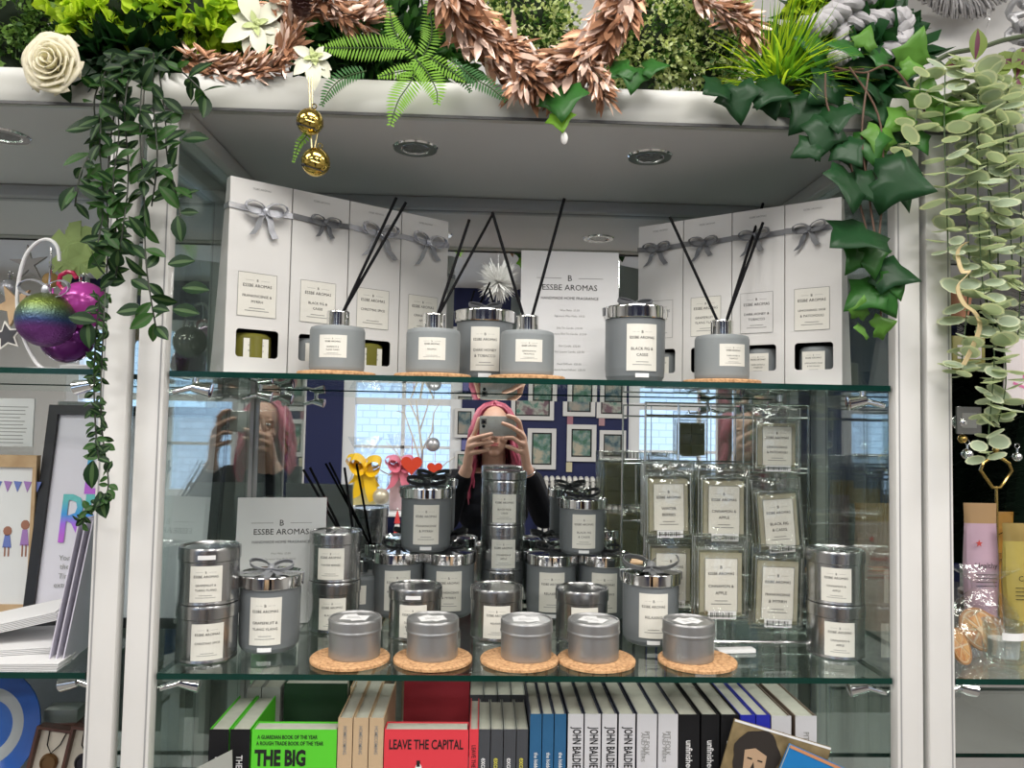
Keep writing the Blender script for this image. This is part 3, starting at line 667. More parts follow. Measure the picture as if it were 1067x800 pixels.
for i, (a, b) in enumerate(((352.5, 367.5), (368.5, 384), (385, 400))):
    book(bx(a), bx(b), bz(a, 748), BY, .15, TAN, 'HOMECOMING', INK2, 'tan-spined paperback, %s of the three between green and red covers' % ('left', 'middle', 'right')[i], 'tan-spined paperbacks', tsize=.007, cover=TAN, txtz=.03)
def red(m, w, h):
    pl = lambda a, b: (a, -.0005, b)
    m.text('LEAVE THE CAPITAL', .0185, pl, 1, w*.5, h-.020, w*.88, 0, .018, .62)
    m.poly([(w*.38, h-.075), (w*.36, h-.058), (w*.385, h-.048), (w*.42, h-.044), (w*.45, h-.050), (w*.455, h-.060), (w*.50, h-.075)], -.0005, 0, 2); m.box(w*.39, w*.43, -.0008, 0, h-.050, h-.042, 1)
    m.box(w*.72, w*.94, -.0006, 0, h-.056, h-.055, 1); m.box(w*.70, w*.94, -.0006, 0, h-.060, h-.059, 1)
face_book(bx(401), bx(488.5), bz(440, 760), BY, .028, REDC, 'bright red book facing out titled LEAVE THE CAPITAL', painter=red, mats=[INK, WINK])
book(bx(489.5), bx(499), bz(489, 760), BY, .12, REDC, 'LEAVE THE CAPITAL', INK, 'thin red book turned spine out beside the red cover', None, tsize=.008, txtz=.05)
dk = M_('charcoal_spine', (.045, .048, .055))
for i, (a, b) in enumerate(((499.5, 511), (512, 524.5), (525.5, 538), (539, 550.5))):
    book(bx(a), bx(b), bz(a, 760), BY, .115, dk, 'excavate!', (YEL if i % 2 else WINK), 'charcoal-spined paperback with yellow and white lettering, %s of the front four' % nm[i], 'charcoal-spined paperbacks', tsize=.011, cover=GREYP, txtz=.055)
for i, (a, b) in enumerate(((552.5, 564.5), (565.5, 577), (578, 590))):
    book(bx(a), bx(b), bz(a, 744), BY, .14, BLUES, 'the hidden stories from this quiet earth', WINK, 'petrol blue paperback, %s of three beside the charcoal spines' % ('left', 'middle', 'right')[i], 'petrol blue paperbacks', tsize=.0075, cover=DBOARD, txtz=.10)
for i, (a, b) in enumerate(((592, 608), (609.5, 626), (627.5, 643), (645, 662))):
    t = book(bx(a), bx(b), bz(a, 744), BY, .145, WSP, 'JOHN BALDIE', INK, 'white-spined hardback JOHN BALDIE, %s from the blue paperbacks' % nm[i], 'white-spined hardbacks with condensed lettering', tsize=.0165, cover=DBOARD, txtz=.045, bold=.02, sx=.55)
for i, (a, b) in enumerate(((664, 684.5), (686, 706.5))):
    t = book(bx(a), bx(b), bz(a, 744), BY, .145, WSP, 'PIT-FOLK', INK2, 'white-spined hardback PIT-FOLK AND PEERS, %s of the pair beside black spines' % ('left', 'right')[i], 'white-spined hardbacks titled pit-folk', tsize=.010, cover=DBOARD, txtz=.04)
    w = bx(b)-bx(a); MB().text('AND PEERS', .008, lambda p, q: (p, -.0006, q), 0, w*.3, bz(a, 744)-Z_BK-.045, None, -PI/2).build('subtitle', [INK2], t)
for i, (a, b) in enumerate(((707.5, 729), (731, 749.5), (751.5, 770))):
    book(bx(a), bx(b), bz(a, 744.5), BY, .145, BLK, 'unfinished business', WINK, 'black-spined hardback with white lettering, %s of three behind the tilted magazine' % ('left', 'middle', 'right')[i], 'black-spined hardbacks near the magazine', tsize=.013, cover=BLK, txtz=.075)
for i, (a, b) in enumerate(((771.5, 787), (788, 802.5))):
    book(bx(a), bx(b), bz(a, 745), BY, .145, DKB, None, WINK, 'royal blue book, %s of two behind the magazine top corner' % ('left', 'right')[i], 'royal blue books', cover=DKB)
for i, (a, b) in enumerate(((804, 824.5), (829, 851))):
    book(bx(a), bx(b), bz(a, 746), BY, .145, WSP, 'PIT-FOLK', INK2, ('white-spined book right of the royal blue pair', 'white-spined book at the right end of the row')[i], 'white-spined books at the right end', tsize=.011, cover=M_('brown_board', (.16, .12, .09)), txtz=.04)
# second row behind
Y2 = .185
def bx2(px): return U(px, 720, Y2).x
for i, (a, b) in enumerate(((258, 272), (273, 292))):
    book(bx2(a), bx2(b), bz(a, 716, Y2), Y2, .12, GREYP, None, INK, 'grey book in the second row, %s of two behind the black spines' % ('left', 'right')[i], 'grey books in the second row')
face_book(bx2(296), bx2(362), bz(330, 712, Y2), Y2, .028, M_('dark_green_cover', (.008, .035, .012)), 'dark green-black book standing in the second row behind the green cover')
face_book(bx2(421), bx2(489), bz(450, 708, Y2), Y2, .028, M_('dark_red_cover', (.22, .012, .02)), 'dark red book standing in the second row behind the red cover')
for i in range(4):
    a = 490+i*14.5; book(bx2(a), bx2(a+13.5), bz(a, 724, Y2), Y2, .12, dk, None, INK, 'grey-topped paperback in the second row, %s behind the charcoal spines' % nm[i], 'paperbacks in the second row', cover=GREYP)
for i in range(2):
    a = 365+i*17; book(bx2(a), bx2(a+16), bz(a, 716, Y2), Y2, .12, TAN, None, INK, 'tan paperback in the second row, %s one behind the tan spines' % ('left', 'right')[i], 'tan paperbacks in the second row')
# tilted magazine and blue book before the row
def qbook(name, pts, y, th, mats, label, cat, painter):
    P = [U(a, b, y) for a, b in pts]; o = P[0]
    ex = (P[1]-P[0]); w = ex.length; ang = math.atan2(ex.z, ex.x)
    t = thing(name, label, cat, o, 0); t.rotation_euler = (0, -ang, 0)
    h = .21; m = MB().box(0, w, 0, .0008, -h, 0, 0).box(0, w, th-.0008, th, -h, 0, 0); painter(m, w, h); m.build('cover', mats, t, smooth=0)
    MB().box(.001, w-.001, .0009, th-.0009, -h+.001, -.001).build('pages', [PAGES], t, smooth=0)
HAIR_D = M_('dark_hair_ink', (.02, .015, .012)); SKIN_P = M_('printed_skin', (.40, .27, .17)); BG = ramp_mat('sepia_print', 0, [(.3, (.10, .07, .03)), (.6, (.24, .18, .09))], .35, kind='noise', scale=30)
def mag(m, w, h):
    m.box(0, w, -.0004, 0, -.003, 0, 4)
    cx = w*.30; 
    pts = [(cx+.033*math.cos(a)*(1+.06*math.sin(7*a)), -.040+.036*math.sin(a)*(1+.06*math.cos(5*a))) for a in [2*PI*i/28 for i in range(28)]]
    m.poly(pts, -.0008, -.0002, 1)
    m.poly([(cx-.018+.0, -.036), (cx-.004, -.030), (cx+.014, -.036), (cx+.016, -.060), (cx+.004, -.082), (cx-.012, -.070)], -.0012, -.0008, 2)
    for q in (-.008, .007): m.box(cx+q-.004, cx+q+.003, -.0015, -.0012, -.046, -.044, 3)
    m.poly([(cx-.002, -.048), (cx+.002, -.058), (cx-.004, -.058)], -.0014, -.0012, 3)
    m.box(cx-.006, cx+.005, -.0015, -.0012, -.067, -.0655, 3)
    m.poly([(cx-.03, -.12), (cx-.03, -.085), (cx, -.075), (cx+.04, -.09), (cx+.05, -.12)], -.0009, -.0003, 1)
qbook('magazine', [(766, 749), (866, 779)], .012, .004, [BG, HAIR_D, SKIN_P, HAIR_D, WINK], 'tilted magazine with a sepia portrait of a dark-haired person before the books', 'magazine', mag)
qbook('book', [(824, 776), (905, 812)], .000, .006, [M_('bright_blue_cover', (.01, .16, .42), .3), M_('orange_edge', (.50, .22, .10))], 'bright blue book with an orange edge leaning before the magazine', 'book', lambda m, w, h: m.box(0, w, -.0005, 0, -.004, 0, 1))
# white leaflet lower left before black spines
def ld_():
    t = thing('open_leaflet', 'pale standing leaflet leaning before the black-spined books', 'leaflet', (bx(196), .008, Z_BK), 0)
    h = bz(230, 776)-Z_BK
    MB().add([(0, 0, 0), (.075, .006, 0), (.066, .006, h), (-.005, 0, h-.035), (0, .002, 0), (.075, .008, 0), (.066, .008, h), (-.005, .002, h-.035)], [(0, 1, 2, 3), (4, 7, 6, 5), (0, 3, 7, 4), (1, 5, 6, 2), (3, 2, 6, 7), (0, 4, 5, 1)]).build('cover', [GREYP], t, smooth=0)
ld_()

def path0(P, n=6):
    out = []
    for i in range(len(P)-1):
        p0 = P[max(0, i-1)]; p1 = P[i]; p2 = P[i+1]; p3 = P[min(len(P)-1, i+2)]
        for j in range(n):
            t = j/n; out.append(.5*((2*p1)+(p2-p0)*t+(2*p0-5*p1+4*p2-p3)*t*t+(3*p1-p0-3*p2+p3)*t**3))
    return out+[P[-1]]
# ------------------------------------------------------------------ left cabinet contents
def ZL(): return Z_LO
b0 = U(48, 333, .10); r = 28/790*1.15
def bauble(c, R, m_, label, name='bauble', extra=None, grp='glass baubles in the left cabinet', loopz=.02):
    t = thing(name, label, 'bauble', c, 0, grp)
    MB().ell((0, 0, 0), R, 32).build('ball', [m_], t)
    MB().cyl((0, 0, R-.001), (0, 0, R+.007), R*.2, n=16).tube([(math.sin(a)*.004, 0, R+.010+math.cos(a)*.004) for a in [2*PI*i/10 for i in range(10)]], .0006, 5, closed=True).build('cap', [CHROME], t)
    return t
GLIT = ramp_mat('iridescent_glitter', 2, [(0, (.12, .02, .15)), (.32, (.16, .04, .20)), (.46, (.04, .07, .19)), (.60, (.08, .14, .11)), (.78, (.17, .23, .04)), (1, (.08, .10, .05))], .3, -r, r, .6, bump=.8)
bauble(b0, r, GLIT, 'large iridescent bauble, green above and purple below, hanging in a white ring stand')
PUR = mat('deep_purple_glass', (.12, .01, .14), .12, .5, .3, 40); PNK = mat('pink_swirl_glass', (.50, .06, .36), .2, .2, .5, 35)
bauble(U(70, 352, .16), 26/790*1.2, PUR, 'deep purple bauble behind the iridescent one')
bauble(U(87, 318, .14), 24/790*1.2, PNK, 'pink and violet swirled bauble near the cabinet post')
CLEARB = mat('smoky_bauble', (.26, .25, .22), .15, .6, .2, 20)
bauble(U(198, 356, .33), 17/790*1.36, CLEARB, 'smoky clear bauble seen through the left glass side')
ST = mat('white_stand', (.62, .62, .62), .3)
s_ = thing('ring_stand', 'white wire ring stand carrying the iridescent bauble', 'ornament stand', (0, 0, 0))
yy = .10
pts = path0([U(a, b, yy) for a, b in ((62, 272), (60, 258), (52, 250), (40, 252), (27, 266), (20, 290), (18, 315), (21, 340), (28, 360), (38, 378), (48, 386))])
MB().tube(pts, .0028, 8).build('ring', [ST], s_)
MB().tube([U(53, 258, yy), U(53, 275, yy), U(51, 300, yy), U(49, 306, yy)], .0015, 6).build('hanger', [CHROME], s_)
p = U(62, 383, .10); MB().lathe([(0, 0), (.045, 0), (.045, .004), (0, .005)], 24).build('base', [ST], s_, (p.x, .10, Z_UP))
for q, (a, b, s) in enumerate(((92, 380, .03), )):
    MB().lathe([(0, 0), (.036, .0), (.040, .006), (.038, .007), (.02, .003), (0, .003)], 24).build('white_dish', [ST], None, (U(95, 383, .06).x, .06, Z_UP), label='small white dish lying beside the ring stand', cat='dish')
# organza ornament bows and other hanging ornaments
REDP = mat('candy_red', (.45, .02, .08), .25)
m = MB().tube([U(a, b, .13) for a, b in ((74, 298), (66, 302), (61, 296), (63, 287), (70, 283), (76, 284), (80, 290))], .0035, 8)
m.build('candy_cane', [REDP], None, label='red candy cane ornament hanging above the pink bauble', cat='ornament')
def star(c, R, t_, m_, label, rot=0, inner=.45, mat2=None, cat='ornament'):
    pts = []
    for i in range(10): a = PI/2+rot+PI*i/5; rr = R if i % 2 == 0 else R*inner; pts.append((rr*math.cos(a), rr*math.sin(a)))
    mb = MB().poly(pts, -t_/2, t_/2, 0)
    ms = [m_]
    if mat2: mb.poly([(x*.78, z*.78) for x, z in pts], -t_/2-.0008, -t_/2+.0001, 1); ms.append(mat2)
    mb.build('star_ornament', ms, None, c, label=label, cat=cat, smooth=0)
DKM = mat('slate_print', (.03, .03, .035), .5)
star(U(8, 350, .10), 16/790*1.15, .004, mat('white_edge', (.62, .6, .55), .5), 'black star ornament with a white edge at the left frame border', .2, .5, DKM)
WOODL = ramp_mat('light_wood', 0, [(.3, (.36, .23, .12)), (.7, (.50, .35, .20))], .6, kind='noise', scale=25)
star(U(15, 318, .2), 22/790*1.25, .006, WOODL, 'pale wooden star ornament behind the black star', .5, .4)
star(U(30, 275, .25), 20/790*1.3, .005, mat('silver_grey_felt', (.30, .29, .28), .8), 'grey pointed star ornament beside the top of the ring stand', .1, .3)
for i, (a, b, R, mm, d) in enumerate(((10, 300, 9, RIB_SILVER, 'small silver ball ornament behind the wooden star'), (53, 292, 8, mat('amber_bead', (.45, .28, .10), .2), 'small amber ball hanging inside the ring stand'))):
    bauble(U(a, b, .26), R/790*1.3, mm, d, 'bauble', grp='tiny ball ornaments')
GRF = mat('lime_tissue', (.42, .55, .20), .7, 0, .3, 30)
m = MB()
for i in range(24):
    a = random.uniform(0, 2*PI); L = random.uniform(.03, .06); c = U(85, 265, .30)
    m.ribbon([c, c+Vector((math.cos(a)*L*.6, -.01, math.sin(a)*L*.5)), c+Vector((math.cos(a)*L, .0, math.sin(a)*L))], Vector((math.sin(a), 0, -math.cos(a))), .022)
m.build('tissue_pompom', [GRF], None, label='lime green tissue rosette hanging at the back of the left cabinet', cat='ornament')
m = MB()
c = U(50, 305, .098)
bw = bow_mb(.07, seed=4, w=.2); bw.v = [v+c+Vector((0, -.004, .004)) for v in bw.v]; bw.build('organza_bow', [RIB_SILVER], None, label='silver organza bow tied on top of the iridescent bauble', cat='bow')
# framed poster
def gradient_letters():
    return ramp_mat('teal_to_purple_lettering', 2, [(0, (.42, .10, .55)), (.35, (.30, .12, .62)), (.6, (.03, .25, .60)), (1, (.10, .42, .42))], .4, -.03, .03)
yp = .20; A = U(35, 421, yp); Bq = U(17, 640, yp)
fw = .30; fh = U(20, 685, yp+.0).z; h_ = A.z-Z_LO
fp = thing('framed_poster', 'black framed white poster with blue to purple hand-drawn letters', 'poster', (A.x+fw/2-.012, .215, Z_LO+.0005), 0)
fp.rotation_euler = (math.radians(-8), 0, 0)
hh = h_*1.01; t_ = .016
MB().box(-fw/2, fw/2, 0, .014, 0, t_).box(-fw/2, fw/2, 0, .014, hh-t_, hh).box(-fw/2, -fw/2+t_, 0, .014, t_, hh-t_).box(fw/2-t_, fw/2, 0, .014, t_, hh-t_).build('frame', [M_('black_frame', (.008, .008, .01), .35)], fp, smooth=0)
MB().box(-fw/2+t_, fw/2-t_, .006, .010, t_, hh-t_).build('print', [mat('poster_paper', (.60, .58, .64), .35)], fp, smooth=0)
GL = gradient_letters()
for s, px, py, hz in (('B', 86, 493, 48), ('R', 64, 543, 50), ('E', 85, 543, 50)):
    P = U(px, py, .205); v, f, w, h0 = text_geo(s); hgt = hz/790*1.25; k = hgt/h0
    MB().add([(a*k*.72, 0, b*k) for a, b in v], f, 0).add([(a*k*.72+.0012, 0.0002, b*k) for a, b in v], f, 0).build('letter', [GL], fp, (P.x-fp.location.x, -.001+.006-.001, (P.z-Z_LO)/math.cos(math.radians(8))), smooth=0)
m = MB()
for i, (y0, w_) in enumerate(((583, 30), (592, 26), (601, 32), (611, 24))):
    P = U(78, y0, .22); m.text(['Yorkshire p', 'the English', 'Time is the', 'extraordinary'][i], .012, lambda a, b: (a, .004, b), 0, P.x-fp.location.x-.005, (P.z-Z_LO)*1.0)
m.build('handwriting', [INK2], fp)
# acrylic notice, wooden framed drawing, leaflets
P = U(14, 440, .30)
t = thing('notice_card', 'white notice card of small grey print beside the framed poster', 'notice', (P.x, .30, Z_LO+.0), 0)
top = U(14, 415, .30).z-Z_LO; bot = U(14, 465, .30).z-Z_LO
m = MB().box(-.045, .034, 0, .002, bot, top)
for k in range(11): m.box(-.042, random.uniform(.01, .024), -.0004, 0, bot+.006+k*.0062, bot+.0072+k*.0062, 1)
m.build('card', [PAPER, INK2], t, smooth=0)
MB().box(-.046, .035, .0022, .0032, 0, top).box(-.046, .035, -.04, .0032, 0, .0015).build('acrylic_stand', [PLASTIC_SMOOTH], t, smooth=0)
P = U(8, 550, .24)
t = thing('framed_drawing', "wooden framed child's drawing of two figures under bunting, half behind the poster frame", 'picture', (P.x, .24, Z_LO), 0)
top = U(8, 474, .24).z-Z_LO; w = .075
MB().box(-w, w*.55, 0, .012, top-.020, top).box(-w, w*.55, 0, .012, 0.0, .03).box(-w, -w+.012, 0, .012, .0299, top-.0199).box(w*.55-.006, w*.55, 0, .012, .0299, top-.0199).build('frame', [WOODL], t, smooth=0)
m = MB().box(-w, w*.55, .004, .008, .03, top-.02, 0)
zt_ = U(8, 505, .24).z-Z_LO
for k in range(7):
    x = -.06+k*.016; m.poly([(x, zt_+.006), (x+.013, zt_+.005), (x+.0065, zt_-.012)], .0030, .0039, 1+k % 2)
for k, (x, s) in enumerate(((-.002, .8), (.026, 1.0))):
    zf = U(8, 580, .24).z-Z_LO
    m.poly([(x+.007*math.cos(a), zf+.052*s+.008*math.sin(a)) for a in [2*PI*i/10 for i in range(10)]], .003, .0039, 3)
    m.poly([(x-.007, zf+.018*s), (x+.007, zf+.018*s), (x+.004, zf+.044*s), (x-.004, zf+.044*s)], .003, .0039, 1+k)
    m.box(x-.004, x-.002, .003, .0039, zf, zf+.02*s, 3); m.box(x+.002, x+.004, .003, .0039, zf, zf+.02*s, 3)
m.build('drawing', [PAPER, mat('crayon_blue', (.12, .16, .42), .7), mat('crayon_purple', (.30, .16, .40), .7), mat('crayon_brown', (.28, .12, .08), .7)], t, smooth=0)
def sheaf(name, c, w, d, n, rot, tilt, label, grp, mm=PAPER):
    t = MB()
    for k in range(n):
        o = random.uniform(-.002, .002); t.box(-w/2+o, w/2+o, -d/2, d/2, k*.0022, k*.0022+.0014)
    o = t.build(name, [mm], None, c, rot, smooth=0, label=label, cat='leaflets', group=grp); o.rotation_euler = tilt or (0, 0, rot); return o
LILAC = mat('lilac_white_paper', (.56, .54, .62), .6)
sheaf('leaflet_stack', (U(22, 668, .09).x, .095, Z_LO), .16, .12, 9, .25, None, 'flat stack of white leaflets lying on the left cabinet shelf', 'leaflet stacks on the left cabinet shelf')
sheaf('leaflet_stack', (U(8, 645, .11).x, .10, Z_LO+.034), .17, .10, 6, .1, (0, math.radians(-11), .25), 'tilted sheaf of white leaflets lying on the flat stack', 'leaflet stacks on the left cabinet shelf')
sheaf('leaflet_stack', (U(20, 660, .03).x, .022, Z_LO), .13, .04, 5, .05, None, 'thin white leaflets at the shelf edge before the flat stack', 'leaflet stacks on the left cabinet shelf')
# upright leaning cards by the post
for k in range(3):
    o = MB().box(-.0008, .0008, -.055, .055, 0, .20).build('greeting_card', [LILAC], None, (U(63+7*k, 690, .07).x, .08, Z_LO), label='tall lilac-white card leaning by the left post, %s of three' % ('outer', 'middle', 'inner')[k], cat='card', group='cards leaning by the left post', smooth=0)
    o.rotation_euler = (0, math.radians(9), .12)
# below: plate, jewellery boxes
zb = Z_BK
P = U(0, 775, .10)
pl = thing('blue_plate', 'large round blue plate with a grey ring standing upright in the left cabinet', 'plate', (U(-14, 755, .12).x, .12, zb), 0)
R = .083; hp = U(0, 757, .12).z-zb
MM = Matrix.Translation((0, 0, max(R, hp))) @ Matrix.Rotation(math.radians(78), 4, 'X')
m = MB().lathe([(0, 0), (R*.45, 0)], 40, 0, MM).lathe([(R*.45, 0), (R*.5, .002), (R*.66, .003)], 40, 1, MM).lathe([(R*.66, .003), (R*.85, .008), (R, .012), (R, .009), (R*.8, .003), (R*.4, -.003), (0, -.003)], 40, 0, MM)
m.build('dish', [mat('cobalt_glaze', (.010, .07, .30), .15, 0, .4, 20), mat('grey_glaze', (.30, .32, .33), .25)], pl)
MB().box(-.03, .03, -.02, .03, 0, .008).box(-.02, .02, .022, .027, .008, .06).build('stand', [DARK], pl, smooth=0)
BRW = mat('brown_leatherette', (.07, .025, .015), .4, 0, .2, 40); VELV = mat('cream_velvet', (.55, .50, .42), .9)
for k, (px, d, mm) in enumerate(((27, 'bronze', mat('bronze_pendant', (.22, .12, .05), .3, .8)), (64, 'dark', mat('dark_pendant', (.05, .045, .05), .3, .8)))):
    P = U(px, 764, .06); t = thing('necklace_box', 'open brown box holding a %s round pendant necklace on cream velvet' % d, 'jewellery box', (P.x, .06, zb), .0, 'necklace boxes in the left cabinet')
    hN = P.z-zb; w = .026
    t.rotation_euler = (math.radians(-8), math.radians(8), 0)
    MB().box(-w, w, 0, .02, 0, .004).box(-w, w, 0, .02, hN-.004, hN).box(-w, -w+.004, 0, .02, .004, hN-.004).box(w-.004, w, 0, .02, .004, hN-.004).box(-w, w, .018, .022, 0, hN).build('case', [BRW], t, smooth=0)
    MB().box(-w+.004, w-.004, .010, .0179, .004, hN-.004).build('velvet_pad', [VELV], t, smooth=0)
    zc_ = hN-.048
    ch = MB().tube([(-.010, .008, hN-.006), (-.008, .007, hN-.025), (0, .006, zc_+.013), (.010, .007, hN-.022), (.014, .008, hN-.006)], .0009, 6); nk = ch.build('cord', [BLACK], t)
    MB().lathe([(0, -.003), (.012, -.003), (.013, 0), (.012, .002), (0, .002)], 24, 0, Matrix.Rotation(PI/2, 4, 'X')).tube([(.010*math.cos(a), -.0035, .010*math.sin(a)) for a in [2*PI*i/16 for i in range(16)]], .001, 5, closed=True).build('pendant', [mm], t, (0, .007, zc_))
P = U(68, 744, .15)
t = thing('trinket_box', 'small dark brown trinket box behind the necklace boxes', 'box', (P.x, .15, Z_BK), .1)
hB = P.z-Z_BK
MB().bbox(-.022, .022, -.015, .015, 0, hB*.96, .002).build('case', [BRW], t); MB().bbox(-.024, .024, -.017, .017, hB*.96, hB*.96+.02, .002).build('lid', [mat('slate_lid', (.12, .14, .13), .4)], t)
MB().box(-.10, .07, 0, .006, 0, .235).build('slate_panel', [mat('slate_grey', (.05, .06, .07), .6, 0, .2, 60)], None, (U(60, 720, .28).x, .28, Z_BK), label='dark slate panel standing at the back below the leaflets', cat='panel', smooth=0)

# ------------------------------------------------------------------ right cabinet contents
def pouch(px, py0, py1, wpx, y, col, top, label, words, rot=0, star_=True, wink=INK):
    P = U(px, py1, y); h = U(px, py0, y).z-Z_LO; w = wpx/790*(1.05+y)
    t = thing('gift_pouch', label, 'pouch', (P.x, y, Z_LO), rot, 'tall gift pouches in the right cabinet')
    def prof(z): u = z/h; return w/2*(1 if u > .75 else .86+.14*u/.75)*(1-.05*math.sin(u*9)), .018*(1-u)**.7+.0015
    vs = []; n = 14
    for i in range(n+1):
        z = h*i/n; hw, dp = prof(z)
        for k in range(12): a = 2*PI*k/12; vs.append((hw*math.copysign(abs(math.cos(a))**.6, math.cos(a)), dp*math.sin(a), z))
    fs = [(i*12+k, i*12+(k+1) % 12, (i+1)*12+(k+1) % 12, (i+1)*12+k) for i in range(n) for k in range(12)]+[tuple(range(11, -1, -1)), tuple(range(n*12, n*12+12))]
    cut = int(n*.88); m = MB(); m.v = [Vector(v) for v in vs]; m.f = fs; m.m = [1 if (q < n*12 and q//12 >= cut) or q == len(fs)-1 else 0 for q in range(len(fs))]
    m.build('bag', [mat('pouch_'+label[:6], col, .3, 0, .12, 25, .3, 40), top], t)
    if words:
        zt = h*.56; d = -prof(zt)[1]-.003
        m = MB().text(words, .012, lambda a, b: (a, d, b), 0, 0, zt, w*.8)
        for k in range(4): m.box(-w*.3, w*.3, d, d+.0005, zt-.014-k*.006, zt-.013-k*.006)
        if star_:
            zz = h*.72; pts = [((.006 if i % 2 == 0 else .0025)*math.cos(PI/2+PI*i/5)-w*.2, zz+(.006 if i % 2 == 0 else .0025)*math.sin(PI/2+PI*i/5)) for i in range(10)]
            m.poly(pts, d, d+.0006, 1)
        m.build('printing', [wink, RINK], t, smooth=0)
    return t
KRAFT = mat('tan_pouch_top', (.36, .22, .10), .6)
pouch(1023, 524, 690, 37, .17, (.50, .34, .42), KRAFT, 'pink pouch with tan top and a small red star, beside the right post', 'Healthy')
pouch(1064, 545, 690, 38, .15, (.40, .32, .08), mat('gold_top', (.35, .25, .08), .3, .4), 'golden yellow pouch at the right frame border', 'Cosy', star_=False)
pouch(914, 524, 690, 48, .26, (.46, .32, .27), KRAFT, 'peach pouch with a star seen through the right glass side', 'Healthy', wink=RINK)
pouch(966, 520, 690, 40, .30, (.30, .30, .33), KRAFT, 'silver-grey pouch behind the right post', 'Festive')
pouch(1044, 533, 690, 30, .27, (.34, .16, .02), mat('amber_top', (.4, .2, .03), .3), 'amber pouch behind the pink one', None)
def sgl(px, py): return U(px, py, .06)
P = U(1046, 683, .07)
CRY = thin_glass('crystal', (.90, .92, .92), .16)
cg = thing('crystal_glass', 'small cut crystal tumbler with a white label on the right cabinet shelf', 'glass', (P.x, .07, Z_LO))
m = MB(); n = 32; prof = [(.017, .0), (.024, .004), (.0265, .016), (.0245, .030), (.0265, .045), (.0285, .062)]
vs = []; 
for i in range(n):
    a = 2*PI*i/n
    for j, (r_, z) in enumerate(prof): k = 1+(.05 if (i+j) % 2 == 0 and 0 < j < 4 else 0); vs.append((r_*k*math.sin(a), -r_*k*math.cos(a), z))
    for r_, z in ((.0265, .062), (.0225, .045), (.0215, .012), (.0, .010)): vs.append((r_*math.sin(a), -r_*math.cos(a), z))
L = len(prof)+4; fs = [(i*L+q, ((i+1) % n)*L+q, ((i+1) % n)*L+q+1, i*L+q+1) for i in range(n) for q in range(L-1)]+[tuple(i*L for i in range(n-1, -1, -1))]
m.add(vs, fs); m.build('bowl', [CRY], cg, smooth=20)
m = MB()
for i in range(6): a = -.018+.006*i; c_ = curved(.0272); m.add([c_(a, .040), c_(a+.006, .040), c_(a+.006, .051), c_(a, .051)], [(0, 1, 2, 3)])
m.build('label', [WHITE_LBL], cg)
MB().cyl((0, 0, .011), (0, 0, .036), .019, .021, n=20).build('wax', [mat('clear_wax', (.62, .62, .58), .3)], cg)
MB().cyl((0, 0, .036), (.001, 0, .05), .0008).build('wick', [WHITE_LBL], cg)
ORG = ramp_mat('dried_orange', 0, [(.35, (.45, .17, .04)), (.6, (.62, .36, .14))], .5, kind='noise', scale=90)
RIND = mat('orange_rind', (.42, .20, .07), .5); PITH = mat('orange_pith', (.62, .50, .33), .6)
def orange_slice(c, R, rx, rz, label):
    t = thing('dried_orange_slice', label, 'dried orange', c, 0, 'dried orange slices'); t.rotation_euler = (rx, 0, rz)
    MB().lathe([(R*.9, -.002), (R, -.002), (R, .002), (R*.9, .002)], 28).build('rind', [RIND], t)
    m = MB().lathe([(0, -.0012), (R*.9, -.0012), (R*.9, .0012), (0, .0012)], 28, 1)
    for k in range(8):
        a = 2*PI*k/8+.39; pts = [(R*.12, a)]+[(R*.82, a+q*.33) for q in (-1, -.5, 0, .5, 1)]
        v = [(r_*math.cos(b), r_*math.sin(b), .0020) for r_, b in pts]; v2 = [(x, y, -.0020) for x, y, z in v]; k6 = len(v)
        m.add(v+v2, [tuple(range(k6)), tuple(range(2*k6-1, k6-1, -1))]+[(i, i+k6, (i+1) % k6+k6, (i+1) % k6) for i in range(k6)], 0)
    m.build('flesh', [ORG, PITH], t)
P = U(1028, 660, .11)
orange_slice((P.x, .125, Z_LO+.035), .034, math.radians(60), .1, 'dried orange slice standing in cellophane behind the crystal glass')
orange_slice((P.x+.02, .14, Z_LO+.030), .028, math.radians(60), -.2, 'second dried orange slice behind the first, in cellophane')
orange_slice((U(1003, 680, .05).x, .055, Z_LO+.029), .026, math.radians(70), .6, 'dried orange slice leaning by the right post')
def cello(c, w, h, d, label, seed):
    rnd = random.Random(seed); m = MB(); n = 12; vs = []; k = 16
    for i in range(n+1):
        u = i/n; s = (1 if u < .55 else 1-.8*(u-.55)/.25 if u < .8 else .2+.9*(u-.8)/.2)
        for j in range(k): a = 2*PI*j/k; q = s*rnd.uniform(.86, 1.08); vs.append((w/2*q*math.cos(a), d/2*q*math.sin(a), h*u))
    m.add(vs, [(i*k+j, i*k+(j+1) % k, (i+1)*k+(j+1) % k, (i+1)*k+j) for i in range(n) for j in range(k)])
    return m.build('cellophane_bag', [CELLO], None, c, label=label, cat='cellophane bag', smooth=20, group='cellophane bags in the right cabinet')
cello((P.x+.008, .13, Z_LO), .105, .13, .05, 'crumpled clear cellophane bag around the orange slices behind the glass', 3)
cello((U(1003, 680, .05).x, .055, Z_LO), .066, .085, .04, 'small clear cellophane bag around the slice by the right post', 5)
